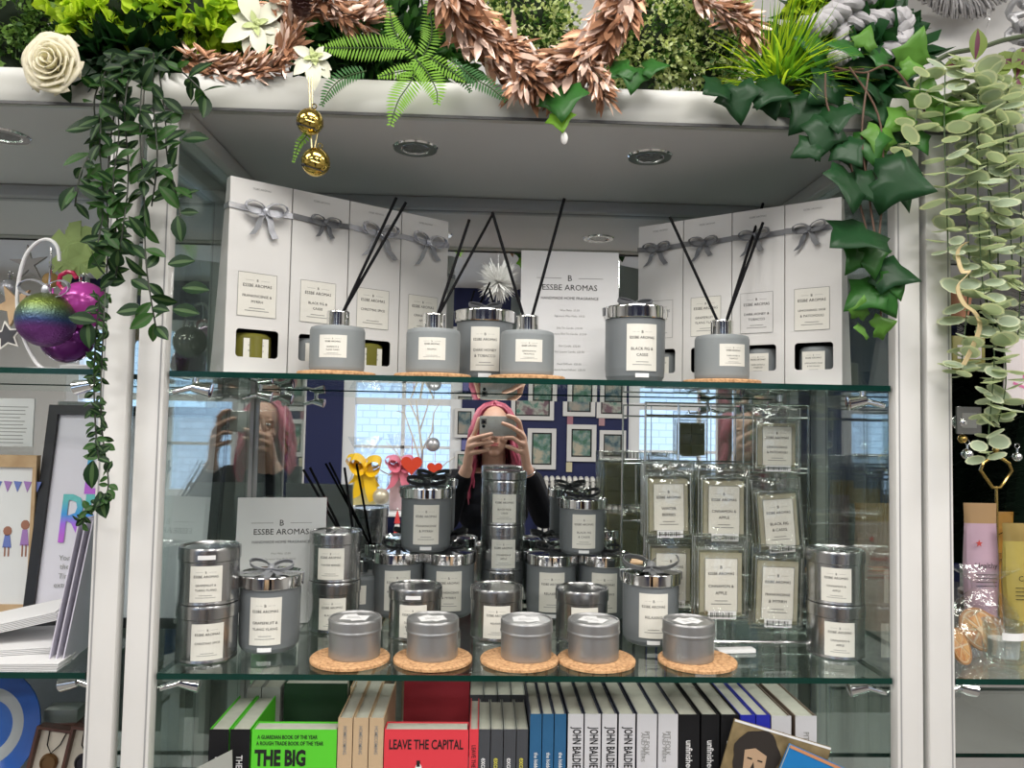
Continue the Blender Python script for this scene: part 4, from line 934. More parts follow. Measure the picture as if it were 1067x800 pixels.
# gold ornament
t = thing('gold_ornament', 'gold open ornament shaped like a pointed frame above the pouches', 'ornament', U(1038, 492, .24), 0)
g_ = mat('gold_metal', (.55, .38, .12), .2, 1.0)
s = 1.29/790
MB().tube([(x*s, 0, z*s) for x, z in ((0, 22), (-6, 15), (-14, 10), (-17, 2), (-10, -8), (-4, -16), (4, -16), (10, -8), (17, 2), (14, 10), (6, 15))], .0028, 8, closed=True).ell((0, 0, 24*s), .006, 12).build('ring', [g_], t)
MB().cyl((0, 0, -16*s), (0, 0, Z_LO-t.location.z+.004), .0025).lathe([(0, 0), (.02, 0), (.02, .004), (0, .005)], 16, 0, Matrix.Translation((0, 0, Z_LO-t.location.z))).build('stem', [g_], t)
# dark little tree at the back
TREE_D = mat('dark_fir_needles', (.004, .012, .006), .8, spec=.1); TRK = mat('tree_wire', (.05, .03, .02), .7)
tx = U(1052, 470, .28); t = thing('small_fir_tree', 'small dark artificial fir tree at the back of the right cabinet', 'christmas tree', (tx.x+.12, .29, Z_LO), 0)
H_ = U(1050, 300, .3).z-Z_LO
m = MB().lathe([(0, .06), (.10, .07), (.125, .16), (.105, .30), (.07, .45), (.03, H_*.95), (0, H_)], 14); m.v = [Vector((v.x, v.y*.42, v.z)) for v in m.v]; rnd = random.Random(2)
for i in range(5200):
    u = rnd.random()**.8; z = .12+u*(H_-.12); R_ = .165*(1-u*.55); a = rnd.uniform(0, 2*PI); rr = R_*math.sqrt(rnd.uniform(.05, 1))
    p = Vector((rr*math.cos(a), max(-.12, min(.08, rr*math.sin(a)*.6)), z)); d = Vector((math.cos(a), math.sin(a)*.5, rnd.uniform(-.4, .5))).normalized()*rnd.uniform(.02, .04)
    a_, b_ = _frame(d); w_ = a_*.0022
    m.add([p-w_, p+w_, p+d], [(0, 1, 2)])
m.build('needles', [TREE_D], t, smooth=0)
MB().cyl((0, 0, .004), (0, 0, H_), .006, .002).lathe([(0, 0), (.05, 0), (.05, .008), (0, .012)], 20).build('trunk', [TRK], t)
for i, (a, b, R, c_, d) in enumerate(((1008, 473, 6, CHROME, 'silver bauble low on the dark tree near the post'), (1003, 457, 5, g_, 'gold bauble above the silver one near the post'), (1000, 440, 8, CHROME, 'larger silver bauble at the post side'), (1060, 476, 5, CHROME, 'tiny silver bauble low at the right frame border'))):
    bauble(U(a, b, .16), R/790*1.2, c_, d, 'bauble', grp='small baubles on the dark tree')
# upper right extras
P = U(1065, 380, .10)
SIGNW = mat('sign_card', (.66, .60, .60), .6); PINKI = mat('pink_ink', (.62, .16, .34), .6)
m = MB().poly([(-.03, -.055), (.05, -.065), (.05, .05), (-.01, .062), (-.025, .05)], 0, .003, 0)
m.text('lov', .045, lambda a, b: (a, -.0006, b), 1, .008, -.012, None, 1.2).text('oh', .03, lambda a, b: (a, -.0006, b), 1, .018, .03, None, 1.2)
m.build('handwritten_tag', [SIGNW, PINKI], None, P, label='white hanging card with pink handwriting at the right frame border', cat='tag', smooth=0)
P = U(1006, 368, .16)
MB().bbox(-.028, .028, -.01, .01, -.028, .028, .004).box(-.02, .02, -.0106, -.0101, -.01, .012, 1).build('small_olive_bag', [mat('olive_bag', (.27, .25, .07), .5, 0, .2, 30), SIGNW], None, P, label='small olive green bag hanging beside the right post', cat='bag')
MB().lathe([(0, 0), (.020, 0), (.027, .045), (.029, .045), (.029, .055), (.025, .055), (.022, .01), (0, .01)], 24).build('terracotta_pot', [mat('terracotta', (.36, .16, .09), .7, 0, .15, 30)], None, U(994, 332, .12), label='small terracotta pot hanging behind the garland at the right post', cat='pot')
MB().box(-.02, .02, 0, .004, -.022, .022).box(-.012, .012, -.0006, 0, -.012, .012, 1).build('grey_gift_tag', [mat('grey_tag', (.16, .16, .15), .6), mat('grey_tag_face', (.3, .3, .28), .6)], None, U(1010, 438, .15), label='small grey square tag hanging above the baubles', cat='tag', smooth=0)
# ------------------------------------------------------------------ foliage on top of the cabinets
def lm(name, col, rough=.5, var=.3, sc=18): return leafy(name, col, rough, var, sc)
VD = lm('vine_dark_leaf', (.007, .029, .008)); VP = lm('vine_pale_vein', (.055, .105, .038)); VM = lm('vine_mid_leaf', (.03, .095, .018))
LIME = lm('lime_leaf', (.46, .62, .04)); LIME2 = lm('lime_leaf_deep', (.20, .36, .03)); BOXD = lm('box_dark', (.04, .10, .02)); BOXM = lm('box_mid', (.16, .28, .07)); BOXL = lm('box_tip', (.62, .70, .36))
FERN = lm('fern_green', (.17, .36, .03)); FERND = lm('fern_deep', (.035, .13, .03)); IVYD = lm('ivy_dark', (.013, .058, .018), .42); IVYB = lm('ivy_bright', (.11, .26, .04), .4); IVYM = lm('ivy_mid', (.035, .14, .025), .38)
EUC = lm('eucalyptus_leaf', (.35, .42, .31), .55, .2); EUCR = lm('eucalyptus_rim', (.50, .54, .40), .5, .1); STEM = mat('brown_stem', (.09, .045, .025), .6); STEMG = mat('green_stem', (.05, .09, .03), .6)
COP = mat('copper_leaf', (.36, .18, .10), .36, .45, .4, 60); COPL = mat('rose_gold_leaf', (.72, .52, .42), .35, .4, .25, 60)
def leaf(m, b, d, up, L, w, mi=0, mj=None, fold=.25, curl=.25, n=5, shape=1.0):
    """leaf blade from b along d, ribbed strip; mj = paler stripe along the middle"""
    d = Vector(d).normalized(); up = Vector(up); sd = d.cross(up)
    sd = sd.normalized() if sd.length > 1e-4 else _frame(d)[0]
    nn = sd.cross(d).normalized(); vs = []; b = Vector(b)
    cols = 4 if mj is not None else 2
    offs = (-1, -.28, 0, .28, 1) if mj is not None else (-1, 0, 1)
    for i in range(n+1):
        u = i/n; ww = w/2*(math.sin(PI*min(1, u**shape*.97+.03))**.85)
        if i == n: ww = w*.01
        c = b+d*L*u*(1-.12*curl*u)-nn*L*curl*u*u*.6
        for o in offs: vs.append(c+sd*ww*o+nn*abs(o)*ww*fold)
    k = len(offs); fs = []; base = len(m.v); m.v += vs
    for i in range(n):
        for j in range(k-1):
            m.f.append((base+i*k+j, base+i*k+j+1, base+(i+1)*k+j+1, base+(i+1)*k+j)); m.m.append(mi if mj is None or j in (0, k-2) else mj)
def rv(rnd, s=1): return Vector((rnd.uniform(-1, 1), rnd.uniform(-1, 1), rnd.uniform(-1, 1)))*s
def path(pts, y, n=6):
    P = [U(a, b, y if not callable(y) else y(i/(len(pts)-1))) for i, (a, b) in enumerate(pts)]
    out = []
    for i in range(len(P)-1):
        p0 = P[max(0, i-1)]; p1 = P[i]; p2 = P[i+1]; p3 = P[min(len(P)-1, i+2)]
        for j in range(n):
            t = j/n; out.append(.5*((2*p1)+(p2-p0)*t+(2*p0-5*p1+4*p2-p3)*t*t+(3*p1-p0-3*p2+p3)*t**3))
    out.append(P[-1]); return out
def clump(name, cx, cy, R, y, n, cols, L, label, cat='plant', seed=1, sq=(1, 1, 1), group=None, w=.6):
    rnd = random.Random(seed); c = U(cx, cy, y); m = MB(); R = R/790*(1.05+y)
    for i in range(n):
        v = rv(rnd); 
        if v.length < .05: continue
        v.normalize(); q = v*R*rnd.uniform(.55, 1.05); q = Vector((q.x*sq[0], q.y*sq[1], q.z*sq[2])); 
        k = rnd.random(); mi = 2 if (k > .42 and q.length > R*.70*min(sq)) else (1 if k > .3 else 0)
        l = L*rnd.uniform(.7, 1.3)
        for h in range(3 if mi == 2 else 2): leaf(m, q, v+rv(rnd, .9), rv(rnd), l, l*w, mi, n=3, curl=.1)
    for i in range(16):
        v = rv(rnd).normalized(); v = Vector((v.x*sq[0], v.y*sq[1], v.z*sq[2])); m.tube([Vector((0, 0, -R*.3)), v*R*.6, v*R*.95], .001, 4, 3)
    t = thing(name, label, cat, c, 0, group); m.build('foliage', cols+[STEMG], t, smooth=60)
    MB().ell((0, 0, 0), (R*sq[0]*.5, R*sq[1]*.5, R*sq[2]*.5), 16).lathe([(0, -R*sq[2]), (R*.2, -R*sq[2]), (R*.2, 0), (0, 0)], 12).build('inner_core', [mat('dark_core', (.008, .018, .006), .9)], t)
    return t
TOPY = .10
GB = 'boxwood balls on the cabinet top'
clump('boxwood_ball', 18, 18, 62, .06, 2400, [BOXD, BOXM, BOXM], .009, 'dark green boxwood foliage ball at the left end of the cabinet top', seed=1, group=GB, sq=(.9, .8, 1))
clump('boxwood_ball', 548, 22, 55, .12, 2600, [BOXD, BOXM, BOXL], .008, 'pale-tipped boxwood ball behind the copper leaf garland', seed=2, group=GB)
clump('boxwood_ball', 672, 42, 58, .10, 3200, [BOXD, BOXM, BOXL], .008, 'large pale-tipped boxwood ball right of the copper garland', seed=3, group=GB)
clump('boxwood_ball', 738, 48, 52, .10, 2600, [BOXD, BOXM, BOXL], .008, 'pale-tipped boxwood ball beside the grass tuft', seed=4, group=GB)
clump('lime_leaf_spray', 118, 12, 62, .01, 330, [LIME2, LIME, LIME], .019, 'yellow-green round-leaved spray above the trailing vine', seed=5, sq=(1, .5, .55), w=.95)
clump('lime_leaf_spray', 195, 14, 62, .02, 330, [LIME2, LIME, LIME], .019, 'yellow-green round-leaved spray left of the white poinsettia', seed=6, sq=(1, .5, .6), w=.95)
clump('dark_leaf_spray', 145, 62, 46, .03, 300, [VD, VM, VD], .045, 'dark leafy mass the trailing vine grows from', seed=7, sq=(1.25, .6, .6), w=.42)
clump('dark_leaf_spray', 400, 55, 60, .12, 400, [VD, FERND, VM], .035, 'dark leafy filler behind the ferns', seed=8, sq=(1.6, .6, .6), w=.4)
clump('dark_leaf_spray', 880, 60, 62, .10, 260, [IVYD, IVYM, IVYD], .05, 'dark ivy leaf mass above the right post', seed=9, sq=(1.1, .6, .65), w=.7)
clump('dark_leaf_spray', 232, 40, 40, .12, 200, [VD, LIME2, VM], .035, 'dark green filler behind the left copper leaves', seed=10, sq=(1.3, .6, .8), w=.5)
# trailing vine
vine = thing('trailing_vine', 'long dark green variegated vine trailing down the left posts', 'vine', (0, 0, 0))
rnd = random.Random(4); st = MB(); lf = MB()
yv = -.055
STR = [([(150, 60), (146, 130), (150, 200), (152, 270), (158, 315), (163, 343)], .034, .020, 20), ([(128, 70), (116, 140), (112, 200), (113, 250), (110, 300)], .034, .019, 20),
       ([(110, 300), (108, 340), (106, 380), (105, 420), (107, 455), (113, 505), (104, 522), (90, 532), (86, 547)], .014, .010, 44), ([(104, 310), (100, 350), (98, 400), (100, 450), (103, 480)], .016, .010, 40),
       ([(165, 70), (172, 120), (174, 160), (182, 195), (188, 225)], .032, .018, 12), ([(118, 60), (99, 100), (101, 135)], .03, .018, 7), ([(104, 120), (98, 150), (84, 180), (78, 215)], .032, .018, 7),
       ([(140, 60), (130, 110), (134, 180), (128, 240), (120, 290)], .034, .019, 18), ([(170, 60), (190, 75), (208, 92), (214, 100)], .034, .018, 8), ([(160, 55), (160, 110), (164, 165), (158, 215)], .034, .018, 16),
       ([(135, 60), (122, 90), (124, 140), (118, 190), (122, 230), (112, 270)], .030, .018, 18), ([(108, 90), (104, 150), (108, 210), (101, 260)], .028, .016, 12)]
for pts, L, w, n in STR:
    P = path(pts, lambda u: yv+rnd.uniform(-.012, .012)); st.tube(P, .0011, 5)
    n = int(n*1.5)
    for i in range(n):
        u = (i+.6)/n; q = P[min(len(P)-1, int(u*(len(P)-1)))]; sgn = 1 if i % 2 else -1
        d = Vector((sgn*rnd.uniform(.1, 1.1), rnd.uniform(-.7, .4), rnd.uniform(-1.2, .8))); l = L*rnd.uniform(.75, 1.2)
        leaf(lf, q, d, Vector((rnd.uniform(-1.1, 1.1), -1, rnd.uniform(-.3, 1.1))), l, l*w/L*rnd.uniform(.7, .95), 0 if rnd.random() < .7 else 2, 1, n=6)
for (a, b, dx, dz) in ((97, 133, -1, -.1), (77, 195, -.5, -1), (185, 225, .2, -1), (190, 145, 1, .1), (100, 335, -1, .2), (175, 275, 1, .2), (190, 300, 1, 0), (150, 322, -1, -.1), (180, 322, 1, -.1), (97, 480, 0, -1), (104, 512, .2, -.6), (92, 335, .1, -1)):
    leaf(lf, U(a, b, yv-.005), (dx, -.15, dz), (0, -1, .4), .036, .020, 0, 1, n=6)
lf.build('foliage', [VD, VP, VM], vine, smooth=60); st.build('stem', [mat('dark_stem', (.02, .025, .015), .6)], vine)
# white rose
ROSE = leafy('cream_rose_petal', (.80, .74, .60), .6, .05, 30, .3)
P = U(50, 62, -.055); t = thing('white_rose', 'large cream white artificial rose over the top rail at the left', 'flower', P, 0)
rnd = random.Random(1); R = .041
for ring, (rr, n, op) in enumerate(((.0065, 3, .1), (.012, 4, .22), (.018, 5, .38), (.024, 5, .55), (.031, 6, .75), (.037, 6, .95))):
    for k in range(n):
        a0 = 2*PI*k/n+ring*.7; m = MB(); vs = []; A = 2*PI/n*.75; nu, nv = 8, 5
        for i in range(nu+1):
            for j in range(nv+1):
                u = i/nu*2-1; v = j/nv; a = a0+u*A; rad = rr*(.30+.75*v**.7)*(1+.05*math.sin(3*u+ring)); edge = (1-abs(u)**3*.4)
                dep = -.030+.030*(v*edge)**.8*(1-op*.62)-(.003*op if v > .9 else 0)
                vs.append((rad*math.cos(a), -(dep+.012)*1.0, rad*math.sin(a)*1.08))
        fs = [(i*(nv+1)+j, (i+1)*(nv+1)+j, (i+1)*(nv+1)+j+1, i*(nv+1)+j+1) for i in range(nu) for j in range(nv)]
        m.add(vs, fs); o = m.build('petal', [ROSE], t, smooth=80)
        md = o.modifiers.new('thick', 'SOLIDIFY'); md.thickness = .0012
m = MB()
for k in range(5): a = 2*PI*k/5; leaf(m, (0, .018, 0), (math.cos(a), .15, math.sin(a)), (0, -1, 0), .05, .022, 0)
m.cyl((0, .012, 0), (0, .06, -.01), .003); m.build('sepals', [VD], t)
# poinsettia flowers
PW = mat('cream_poinsettia', (.66, .66, .52), .55, 0, .1, 30); PW2 = mat('green_cream_poinsettia', (.45, .52, .22), .55)
def poin(cx, cy, y, s, label, seed, hang=False):
    rnd = random.Random(seed); t = thing('white_poinsettia', label, 'flower', U(cx, cy, y), 0, 'white poinsettia flowers'); m = MB()
    for k in range(9):
        a = 2*PI*k/9*1.0+rnd.uniform(-.2, .2); L = s*rnd.uniform(.8, 1.1)*(1 if k % 2 else .8)
        if hang and math.sin(a) > .3: L *= .7
        leaf(m, (0, -.004*(k % 2), 0), (math.cos(a), -.25, math.sin(a)-(.5 if hang else 0)), (0, -1, 0), L, L*.48, 0, n=6, curl=.3)
    m.build('petals', [PW], t, smooth=60)
    m = MB()
    for k in range(7): m.ell((rnd.uniform(-.006, .006), -.008, rnd.uniform(-.006, .006)), .003, 8)
    for k in range(4): a = 2*PI*k/4+.3; leaf(m, (0, -.006, 0), (math.cos(a), -.4, math.sin(a)), (0, -1, 0), s*.35, s*.15, 0)
    m.build('flower_centre', [PW2], t)
poin(268, 28, .0, .058, 'white poinsettia with a lime centre beside the pine cone', 3)
poin(328, 62, -.045, .042, 'smaller white poinsettia above the gold bells', 4, True)
# copper garlands
def copper(paths, label, seed, L=.034, dens=1.0, spread=.55):
    rnd = random.Random(seed); t = thing('copper_leaf_garland', label, 'garland', (0, 0, 0), 0, 'copper leaf garland pieces'); st = MB(); m = MB()
    for pts, y, wid in paths:
        P = path(pts, y, 8); st.tube(P, .002, 6)
        for i in range(int(len(P)*8*dens)):
            k = rnd.randrange(len(P)-1); q = P[k].lerp(P[k+1], rnd.random()); d = (P[k+1]-P[k]).normalized()
            side = rv(rnd); side -= side.dot(d)*d; side.normalize(); l = L*rnd.uniform(.6, 1.15)
            dd = d*rnd.uniform(.5, 1)*(1 if rnd.random() < .85 else -1)+side*spread*rnd.uniform(.5, 1.4)
            leaf(m, q+side*wid*rnd.random(), dd, Vector((rnd.uniform(-.5, .5), -1, rnd.uniform(0, .8))), l, l*rnd.uniform(.17, .30), 0 if rnd.random() < .6 else 1, n=4, curl=rnd.uniform(-.2, .4))
    m.build('foliage', [COP, COPL], t, smooth=60); st.build('stem', [STEM], t)
copper([([(468, -20), (478, 10), (505, 38), (535, 62), (562, 84)], -.03, .018), ([(652, -20), (645, 10), (625, 40), (596, 66), (562, 86)], -.03, .016)], 'rose-gold leaf garland forming a V at the middle of the cabinet top', 11, .044, 2.0)
copper([([(562, 60), (545, 78), (538, 95)], -.045, .010), ([(606, 60), (622, 80), (630, 103)], -.04, .008)], 'short copper leaf sprigs hanging over the rail below the V garland', 16, .026, .8)
copper([([(192, 62), (215, 68), (240, 72), (262, 66)], .0, .012), ([(262, 76), (290, 66), (302, 40), (312, 10)], -.01, .010)], 'copper leaf garland piece left of the small poinsettia', 12, .026, 1.6)
copper([([(330, -10), (352, 10), (372, 20), (392, 6)], .0, .014), ([(280, 2), (300, 12), (330, 6)], .0, .010)], 'copper leaf garland piece right of the pine cone', 13, .028, 1.3)
copper([([(722, -10), (748, 8), (775, 22), (785, 42)], .01, .010)], 'copper leaf sprig between boxwood and grass tuft', 14, .03, 1.2)
# pine cone
P = U(314, 6, -.03); t = thing('pine_cone', 'small dark red-brown pine cone among the copper leaves', 'pine cone', P, 0)
m = MB().ell((0, 0, 0), (.010, .010, .014), 12)
for i in range(60):
    u = i/60; a = i*2.4; z = .016-.032*u; rr = .014*math.sin(PI*(.15+.8*u)); leaf(m, (rr*.4*math.cos(a), rr*.4*math.sin(a), z), (math.cos(a), math.sin(a), .5), (0, 0, 1), .011, .010, 0, n=3)
m.build('scales', [mat('cone_brown', (.07, .025, .02), .5)], t)
# ferns
def frond(m, pts, y, L, w, mi=0):
    Q = path(pts, y, 24); P = [Q[0]]
    for q_ in Q:
        if (q_-P[-1]).length > .0036: P.append(q_)
    n = len(P); w = .0031
    for i in range(1, n):
        u = i/(n-1); d = (P[i]-P[i-1]).normalized(); l = L*math.sin(PI*min(1, .18+.8*u))**.8 if u < .97 else L*.3
        s = d.cross(Vector((0, -1, 0))).normalized()
        for q in (-1, 1): leaf(m, P[i], s*q+d*.35+Vector((0, -.15, -.1)), (0, -1, .2), l, w, mi, n=3, curl=.15)
    m.tube(P, .0009, 4, 2)
def fern(label, fr, seed, name='fern', grp='ferns on the cabinet top'):
    t = thing(name, label, 'fern', (0, 0, 0), 0, grp)
    for pts, y, L, w, mi in fr:
        m = MB(); frond(m, pts, y, L, w, mi); m.build('frond', [FERN, FERND, STEMG], t, smooth=60)
fern('bright green fern with fronds reaching left and down over the rail', [([(425, 52), (395, 50), (365, 50), (334, 50)], -.03, .022, .0055, 0), ([(440, 60), (428, 85), (415, 105), (407, 130)], -.05, .021, .006, 0), ([(432, 60), (445, 75), (455, 95), (455, 110)], -.055, .021, .006, 0), ([(448, 60), (470, 74), (484, 84)], -.045, .014, .005, 0), ([(440, 60), (450, 35), (446, -5)], -.02, .018, .0055, 0), ([(435, 60), (412, 35), (405, 5)], -.01, .016, .005, 0), ([(440, 72), (420, 74), (395, 80)], -.05, .012, .005, 0)], 1)
fern('small deep green fern frond curving down right of the gold bells', [([(382, 74), (360, 80), (345, 92), (335, 110)], -.045, .015, .0045, 1)], 2)
fern('deep green fern frond over the rail below the copper V', [([(478, 68), (495, 82), (512, 92), (528, 106)], -.045, .015, .0045, 1), ([(470, 60), (480, 78), (490, 95)], -.04, .012, .004, 1)], 3)
fern('tiny fern tip hanging beside the gold bells', [([(326, 118), (320, 140), (312, 150), (306, 168)], -.05, .008, .004, 0)], 4)
# gold bells
BG_ = mat('gold_bell', (.55, .40, .10), .12, 1.0)
t = thing('jingle_bells', 'pair of gold jingle bells hanging on a cord from the small poinsettia', 'bells', (0, 0, 0))
for k, (px, py, R) in enumerate(((323, 127, 14), (329, 169, 15))):
    c = U(px, py, -.06); r_ = R/790*.99; m = MB().ell((0, 0, 0), r_, 28).tube([(r_*1.0*math.cos(a), r_*1.0*math.sin(a), 0) for a in [2*PI*i/28 for i in range(28)]], .0009, 6, closed=True)
    m.tube([(.003*math.cos(a), 0, r_+.003+.003*math.sin(a)) for a in [2*PI*i/12 for i in range(12)]], .0008, 5, closed=True)
    o = m.build('bell', [BG_], t, c, (.3, .25, .2)); MB().box(-r_*.75, r_*.75, -r_*1.012, -r_*.8, -r_*.48, -r_*.40).cyl((-r_*.75, -r_*.72, -r_*.44), (-r_*.60, -r_*.80, -r_*.44), .002).build('slot', [DARK], o, smooth=0)
c1 = U(323, 112, -.06); c0 = U(322, 80, -.055); c2 = U(328, 154, -.06)
MB().tube([c0, c1], .0009, 6).tube([c0+Vector((.004, 0, 0)), c1+Vector((.003, 0, 0)), c1+Vector((.012, .004, -.02)), c2], .0009, 6).tube([c0, c1+Vector((-.002, .01, 0)), c2+Vector((-.004, 0, 0))], .0009, 6).build('cord', [mat('gold_cord', (.5, .42, .2), .3, .5)], t)
# single dark leaves over the rail
def ivy_leaf(m, c, d, up, s, mi=0, mj=None):
    """five-lobed ivy leaf, stalk end at c, tip along d"""
    d = Vector(d).normalized(); sd = d.cross(Vector(up)); sd = sd.normalized() if sd.length > 1e-3 else _frame(d)[0]; nn = sd.cross(d)
    O = [(0, 0), (.14, -.12), (.36, -.16), (.42, .04), (.62, .22), (.42, .36), (.32, .46), (.24, .64), (.11, .84), (0, 1.0)]
    pts = O+[(-x, y) for x, y in reversed(O[1:-1])]
    vs = [Vector(c)+d*s*.36-nn*s*.0]; 
    for x, y in pts: vs.append(Vector(c)+sd*x*s+d*y*s-nn*s*(.20*x*x+.10*(y-.3)**2)+nn*s*.018*math.sin(9*x))
    n = len(pts); mid = [Vector(c)+(v-Vector(c)-d*s*.36)*.5+d*s*.36-nn*s*.006 for v in vs[1:]]
    b = len(m.v); m.v += vs+mid
    for i in range(n):
        j = (i+1) % n; m.f.append((b, b+1+n+i, b+1+n+j)); m.m.append(mi if mj is None or i % 2 else mj); m.f.append((b+1+n+i, b+1+i, b+1+j, b+1+n+j)); m.m.append(mi)
def spray(name, label, cat, items, cols, stems=(), group=None):
    t = thing(name, label, cat, (0, 0, 0), 0, group); m = MB()
    for (a, b, y, dx, dz, s, mi) in items: ivy_leaf(m, U(a, b, y), (dx, -.25+.25*math.sin(a), dz), (.5*math.sin(a*b), -1, .3+.4*math.cos(b)), s, mi)
    o = m.build('foliage', cols, t, smooth=24); md = o.modifiers.new('thick', 'SOLIDIFY'); md.thickness = .0004
    if stems:
        sm = MB()
        for pts, y in stems: sm.tube(path(pts, y), .0014, 6)
        sm.build('stem', [STEM], t)
    return t
spray('ivy_sprig', 'ivy leaves with one pale tip hanging over the middle of the rail', 'ivy', [(588, 92, -.05, -.1, -1, .058, 0), (575, 95, -.045, .3, -1, .045, 0), (583, 118, -.05, .1, -1, .036, 1), (655, 68, -.04, -.6, -.3, .045, 0), (660, 72, -.045, -.1, -1, .040, 0), (672, 70, -.04, 1, 0, .035, 0)], [IVYM, FERN], [([(590, 60), (588, 92)], -.045)])
MB().ell((0, 0, 0), (.005, .004, .009), 12).build('silver_bead', [mat('pearl_bead', (.7, .68, .66), .2)], None, U(588, 144, -.052), label='small pearly bead tip below the hanging ivy sprig', cat='bead')
spray('dark_leaf_sprig', 'dark glossy pointed leaves over the rail below the grass tuft', 'leaves', [(768, 90, -.04, .1, -1, .055, 0), (790, 92, -.04, .9, -.4, .055, 0), (752, 88, -.04, -.7, -.5, .045, 0), (800, 98, -.03, .3, -1, .04, 0)], [IVYD])
# grass tuft
t = thing('grass_tuft', 'spiky lime green artificial grass tuft at the right of the boxwood', 'grass plant', U(812, 98, .02)); rnd = random.Random(8); m = MB()
for i in range(420):
    a = rnd.uniform(0, 2*PI); el = rnd.uniform(.1, 1.45); L = rnd.uniform(.06, .135); d = Vector((math.cos(a)*math.cos(el), math.sin(a)*math.cos(el)*.8-.1, math.sin(el)))
    leaf(m, rv(rnd, .012), d, (0, 0, 1) if abs(d.z) < .9 else (0, 1, 0), L, rnd.uniform(.003, .0055), 0 if rnd.random() < .45 else (1 if rnd.random() < .6 else 2), n=5, curl=rnd.uniform(.2, 1.3), shape=.6)
m.build('blades', [LIME, FERN, FERND], t, smooth=60); MB().lathe([(0, -.02), (.02, -.02), (.024, .004), (0, .006)], 16).build('base', [DARK], t)
clump('lime_leaf_spray', 858, 0, 30, .06, 120, [LIME2, LIME, LIME], .03, 'bright yellow-green leaves behind the grass tuft at the frame top', seed=16, sq=(1, .5, .6), w=.6)
# big ivy
IV = [(850, 108, -.03, -.5, -.6, .060, 0), (832, 100, -.02, .3, -.8, .060, 0), (872, 112, -.05, -.2, -1, .05, 0), (905, 100, -.03, .4, -.8, .06, 0), (928, 130, -.03, -.4, -1, .055, 0),
      (862, 128, -.06, -.3, -1, .056, 0), (850, 150, -.06, -.9, -.5, .040, 0), (878, 150, -.06, .5, -1, .045, 0), (885, 180, -.06, -.1, -1, .070, 0), (912, 190, -.06, -.95, -.5, .05, 0),
      (915, 186, -.065, 1, -.35, .075, 0), (938, 185, -.06, .3, -1, .05, 0), (930, 160, -.05, .7, -.6, .05, 0), (888, 150, -.04, .3, -1, .06, 0), (905, 140, -.05, .1, -1, .05, 2),
      (903, 238, -.065, -.9, -.45, .082, 0), (895, 262, -.066, -.6, -1, .040, 2), (905, 255, -.06, .1, -1, .05, 2), (915, 282, -.06, .9, -.3, .055, 0), (930, 285, -.065, .2, -1, .04, 2),
      (912, 300, -.06, -.7, -.5, .055, 2), (918, 305, -.065, .5, -.9, .04, 2), (895, 330, -.06, .1, .6, .03, 1), (912, 342, -.055, .6, .2, .032, 1), (902, 345, -.055, -.6, .1, .026, 1), (908, 262, -.05, .2, -1, .05, 2),
      (948, 66, -.03, .2, .9, .050, 1), (940, 72, -.03, .9, -.1, .03, 1), (900, 48, -.03, .2, .6, .034, 1), (893, 50, -.03, -.9, .1, .05, 2), (925, 62, -.02, -.8, .4, .045, 2), (962, 108, -.04, .1, .6, .045, 1), (985, 118, -.04, 1, .1, .050, 1),
      (975, 112, -.045, .2, -1, .03, 1), (945, 120, -.04, -.7, -.5, .045, 1), (918, 135, -.05, -.1, -1, .05, 1), (955, 140, -.04, .4, -1, .035, 2), (895, 60, -.01, .6, -.6, .05, 0), (860, 55, -.01, -1, .2, .06, 2), (870, 85, -.03, -.7, -.6, .06, 0), (915, 95, -.03, -.9, .2, .05, 0), (842, 75, .0, -.8, -.3, .05, 0)]
spray('hanging_ivy', 'large ivy with dark and bright green lobed leaves hanging before the right gift boxes', 'ivy', IV, [IVYD, IVYB, IVYM],
      [([(870, 70), (900, 76), (930, 70), (965, 118)], -.03), ([(905, 76), (898, 140), (905, 200), (916, 280), (918, 340)], -.05), ([(860, 76), (862, 110), (880, 150), (893, 200), (903, 240)], -.045), ([(885, 70), (915, 120), (920, 190), (912, 290)], -.05), ([(845, 76), (900, 72)], -.02)])
# eucalyptus
rnd = random.Random(21)
def euc(strands, label, seed, s=.016):
    rnd = random.Random(seed); t = thing('hanging_eucalyptus', label, 'eucalyptus', (0, 0, 0), 0, 'pale hanging eucalyptus garlands'); lf = MB(); st = MB()
    for pts, y in strands:
        P = path(pts, y, 5); st.tube(P, .0009, 5); L = sum((P[i+1]-P[i]).length for i in range(len(P)-1)); n = max(4, int(L/.0165))
        for i in range(n):
            u = i/(n-1)*(len(P)-1.001); q = P[int(u)].lerp(P[int(u)+1], u-int(u)); a0 = rnd.uniform(0, PI)
            for k in range(2):
                a = a0+PI*k; d = Vector((math.cos(a), math.sin(a)*.8, rnd.uniform(-.25, .35))).normalized(); r = s*rnd.uniform(.75, 1.2)*(1 if u < len(P)*.8 else .8)
                up = Vector((rnd.uniform(-.8, .8), rnd.uniform(-1.4, .3), 1)); sd = d.cross(up).normalized(); nn = sd.cross(d)
                c = q+d*r*1.05; vs = [c-nn*r*.12]; b = len(lf.v)
                for ring, f in ((.80, .02), (1.0, .06)):
                    for j in range(10): t_ = 2*PI*j/10; vs.append(c+(d*math.cos(t_)+sd*math.sin(t_)*.85)*r*ring+nn*r*f)
                lf.v += vs
                for j in range(10): j2 = (j+1) % 10; lf.f.append((b, b+1+j, b+1+j2)); lf.m.append(0); lf.f.append((b+1+j, b+11+j, b+11+j2, b+1+j2)); lf.m.append(1)
    lf.build('foliage', [EUC, EUCR], t, smooth=60); st.build('stem', [STEMG], t)
